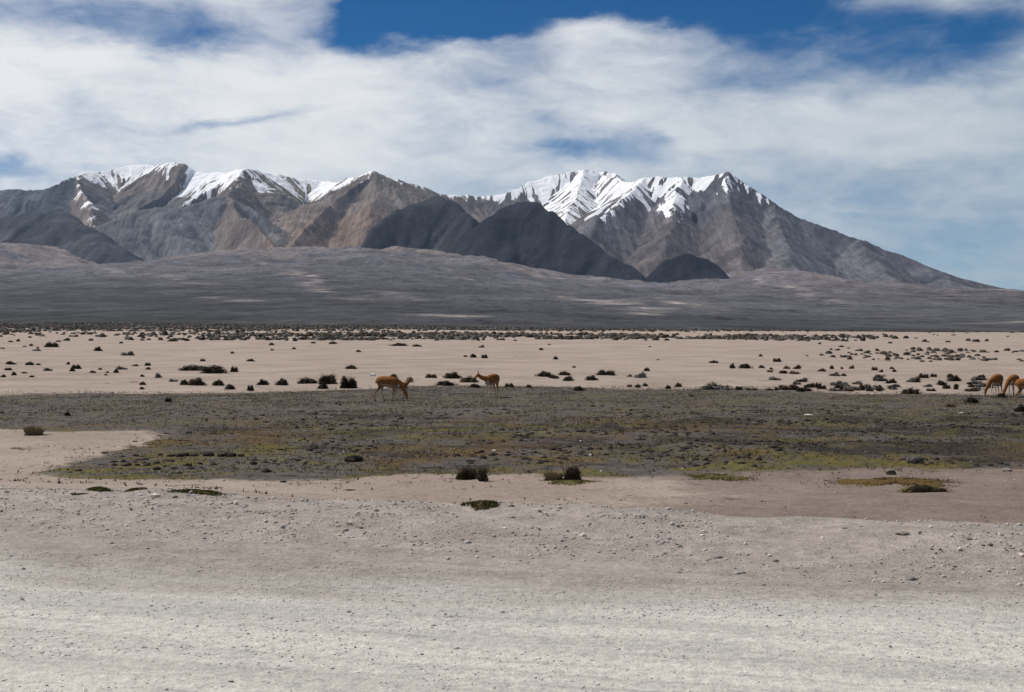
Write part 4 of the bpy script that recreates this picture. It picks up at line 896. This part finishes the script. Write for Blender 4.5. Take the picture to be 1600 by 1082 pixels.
me = stones_mesh('gravel', np.stack([x, y, road_top(x, y) + sz * 0.1], 1), sz, r, (OCT, OCF)); tag(obj('gravel', me, M_pebble), 'fine loose gravel strewn over the road', None, None, 'stuff')
x, y = wedge(26000, 8.5, 17.0); q = road_r(x, y)
k_ = (q > 9.6) & (q < 14.0) & (r.random(len(x)) < sstep(fbm(x * 0.8, y * 0.8, 3, 72), 0.25, 0.6)); x, y = x[k_], y[k_]
sz = 0.005 + 0.013 * r.random(len(x)) ** 2.4 + 0.022 * (r.random(len(x)) < 0.03) * r.random(len(x))
me = stones_mesh('gravel', np.stack([x, y, ground_h(x, y) + sz * 0.15], 1), sz, r, (OCT, OCF)); tag(obj('gravel', me, M_pebble), 'coarser gravel heaped along the road shoulder', None, None, 'stuff')

def interp_mask(arr, x, y):     # masks live on the ground grid
    A = arr.reshape(len(gy), len(gx)); i = np.clip(np.searchsorted(gy, y) - 1, 0, len(gy) - 2); j = np.clip(np.searchsorted(gx, x) - 1, 0, len(gx) - 2)
    return A[i, j]
x, y = wedge(66000, 17.0, 66.0, 0.40, 2); tm_ = np.maximum(interp_mask(turf, x, y), 0.10 * (road_r(x, y) > 15) * (y < 34) * sstep(fbm(x * 0.3, y * 0.3, 3, 79), 0.45, 0.62))
k_ = (r.random(len(x)) < tm_ * (0.25 + sstep(fbm(x * 0.6, y * 0.6, 3, 73), 0.35, 0.65))); x, y = x[k_], y[k_]
n = len(x); c0 = np.stack([x, y, ground_h(x, y) - 0.004], 1)
P3_ = np.repeat(c0, 3, 0) + r.normal(0, 0.03, (3 * n, 3)) * np.array([1, 1, 0]); dirs = unit(r.normal(0, 0.55, (3 * n, 3)) + np.array([0, 0, 1.0])); dirs[:, 2] = np.abs(dirs[:, 2])
vv, ff = tri_soup(P3_, dirs, r.uniform(0.025, 0.065, 3 * n), r.uniform(0.006, 0.016, 3 * n), r)
tint = np.repeat(np.clip(np.repeat(fbm(x * 0.5, y * 0.5, 3, 74), 3) * 1.3 - 0.15 + r.normal(0, 0.15, 3 * n), 0, 1), 3)
M_turf, T = material('turf_blade'); t_ = attr(T, 'tint'); c = T.mix(T.ramp(t_, 0.1, 0.5), (0.045, 0.037, 0.026), (0.098, 0.083, 0.052)); c = T.mix(T.ramp(t_, 0.55, 0.95), c, (0.165, 0.143, 0.095)); finish(T, c, 0.9)
tag(obj('turf', mesh_np('turf', vv, ff, dict(tint=tint)), M_turf), 'short sparse turf and moss blades covering the meadow', 'grass', None, 'stuff')
x, y = wedge(9000, 25.5, 52.0, 0.40, 2); pm_ = interp_mask(peat, x, y)
k_ = r.random(len(x)) < pm_ * 2.2 * sstep(fbm(x * 0.45, y * 0.45, 3, 75), 0.42, 0.6); x, y = x[k_], y[k_]
sz = 0.025 + 0.075 * r.random(len(x)) ** 2
tag(obj('peat_clods', stones_mesh('peat_clods', np.stack([x, y, ground_h(x, y) - sz * 0.05], 1), sz, r, flat=0.55), M_peat), 'broken black peat clods strewn through the turf', 'peat', None, 'stuff')
x, y = wedge(2600, 17.0, 62.0, 0.40, 2); q = road_r(x, y); k_ = (q > 14) & (r.random(len(x)) < 0.5); x, y = x[k_], y[k_]
sz = 0.008 + 0.022 * r.random(len(x)) ** 3
tag(obj('gravel', stones_mesh('gravel', np.stack([x, y, ground_h(x, y) + sz * 0.1], 1), sz, r), M_pebble), 'scattered pebbles on the sand and turf', None, None, 'stuff')

# far scrub: one low-poly mound each, thickening into the dark belt
def scrub(name, label, x, y, w, h, mat, rr):
    n = len(x); V, Fc = dome(6, 2, rr, 0.0)
    v = V[None] * np.stack([w / 2, w / 2, h], 1)[:, None, :] * (1 + rr.normal(0, 0.22, (n, len(V), 1))); v = rot_z(v, rr.uniform(0, 6.28, n)) + np.stack([x, y, np.maximum(ground_h(x, y, True), -99)], 1)[:, None, :]
    f = Fc[None] + (np.arange(n) * len(V))[:, None, None]
    o = obj(name, mesh_np(name, v.reshape(-1, 3), f.reshape(-1, 3), dict(tint=np.repeat(rr.random(n), len(V)))), mat)
    return tag(o, label, 'shrub', None, 'stuff')
M_scrub, T = material('scrub'); t_ = attr(T, 'tint'); c = T.mix(T.ramp(t_, 0.0, 0.6), (0.026, 0.023, 0.018), (0.055, 0.047, 0.036)); c = T.mix(T.ramp(t_, 0.6, 1.0), c, (0.12, 0.11, 0.10)); finish(T, c, 0.95)
n = 104000
y = np.exp(r.uniform(math.log(110), math.log(900), n)); x = r.uniform(-1, 1, n) * 0.42 * y
pu, pv = proj(x, y, ground_h(x, y))
# scrub belts as they lie on the plain: density by position, in plain coordinates
bst = lerp(250, 570, sstep(x, -150, 140)); nz = fbm(x * 0.02, y * 0.012, 4, 81); nz2 = fbm(x * 0.08, y * 0.04, 3, 82)
dn = sstep(y + (nz - 0.5) * 220, bst - 110, bst + 330) ** 1.3
mid = sstep(y + (nz - 0.5) * 60, 205, 240) * (1 - sstep(y + (nz - 0.5) * 60, 300, 360)) * (1 - sstep(np.abs(x - 10), 30, 75)) * 0.6
rb = sstep(y + (nz - 0.5) * 40 - 0.10 * (x - 30), 82, 95) * (1 - sstep(y + (nz - 0.5) * 40, 130, 165)) * sstep(x - 0.12 * y, 8, 26) * 0.55
dens_ = np.clip(dn + mid + rb, 0, 1) * sstep(nz2, 0.30, 0.62) + 0.0015
k_ = r.random(n) < dens_ * np.clip(y / 450, 0.25, 1); x, y = x[k_], y[k_]
# the largest of the tiny ones are individuals, the rest one mass
w = r.uniform(0.5, 1.3, len(x)) * np.clip(y / 260, 0.42, 1); h = w * r.uniform(0.28, 0.5, len(x))
app = w / y; order = np.argsort(-app); budget = max(0, 300 - cnt - 12)
ind = order[:min(budget, 60)]; rest = order[min(budget, 60):]
for i in ind:
    o = obj('shrub', shrub_me['DGR'[int(r.integers(0, 3))], int(r.integers(0, 5))]); o.location = (x[i], y[i], float(ground_h([x[i]], [y[i]])[0]) - 0.02); o.scale = (w[i], w[i] * 0.8, h[i]); tag(o, L_far[0], 'shrub', L_far[1])
scrub('scrub', 'far-off belt of low dark scrub between the sand and the slope', x[rest], y[rest], w[rest] * 1.15, h[rest] * 1.1, M_scrub, r)
print('scrub', len(rest), 'shrubs', cnt)

# ------------------------------------------------------------------ thin air between here and the mountain
HAZE = 1.5e-5
if HAZE > 0:
    bm = bmesh.new(); bmesh.ops.create_cube(bm, size=1.0)
    for v in bm.verts: v.co = Vector((v.co.x * 34000, 6500 + v.co.y * 20000, -8 + (v.co.z + 0.5) * 1200))
    me = bpy.data.meshes.new('haze'); bm.to_mesh(me); bm.free()
    m = bpy.data.materials.new('haze'); m.use_nodes = True; T = NT(m.node_tree)
    pv_ = T.n('ShaderNodeVolumePrincipled', {'Color': (0.55, 0.72, 1.0), 'Density': HAZE, 'Anisotropy': 0.2})
    o_ = T.n('ShaderNodeOutputMaterial'); T.t.links.new(pv_.outputs[0], o_.inputs['Volume'])
    tag(obj('haze', me, m), 'thin blue air over the plain', None, None, 'stuff')
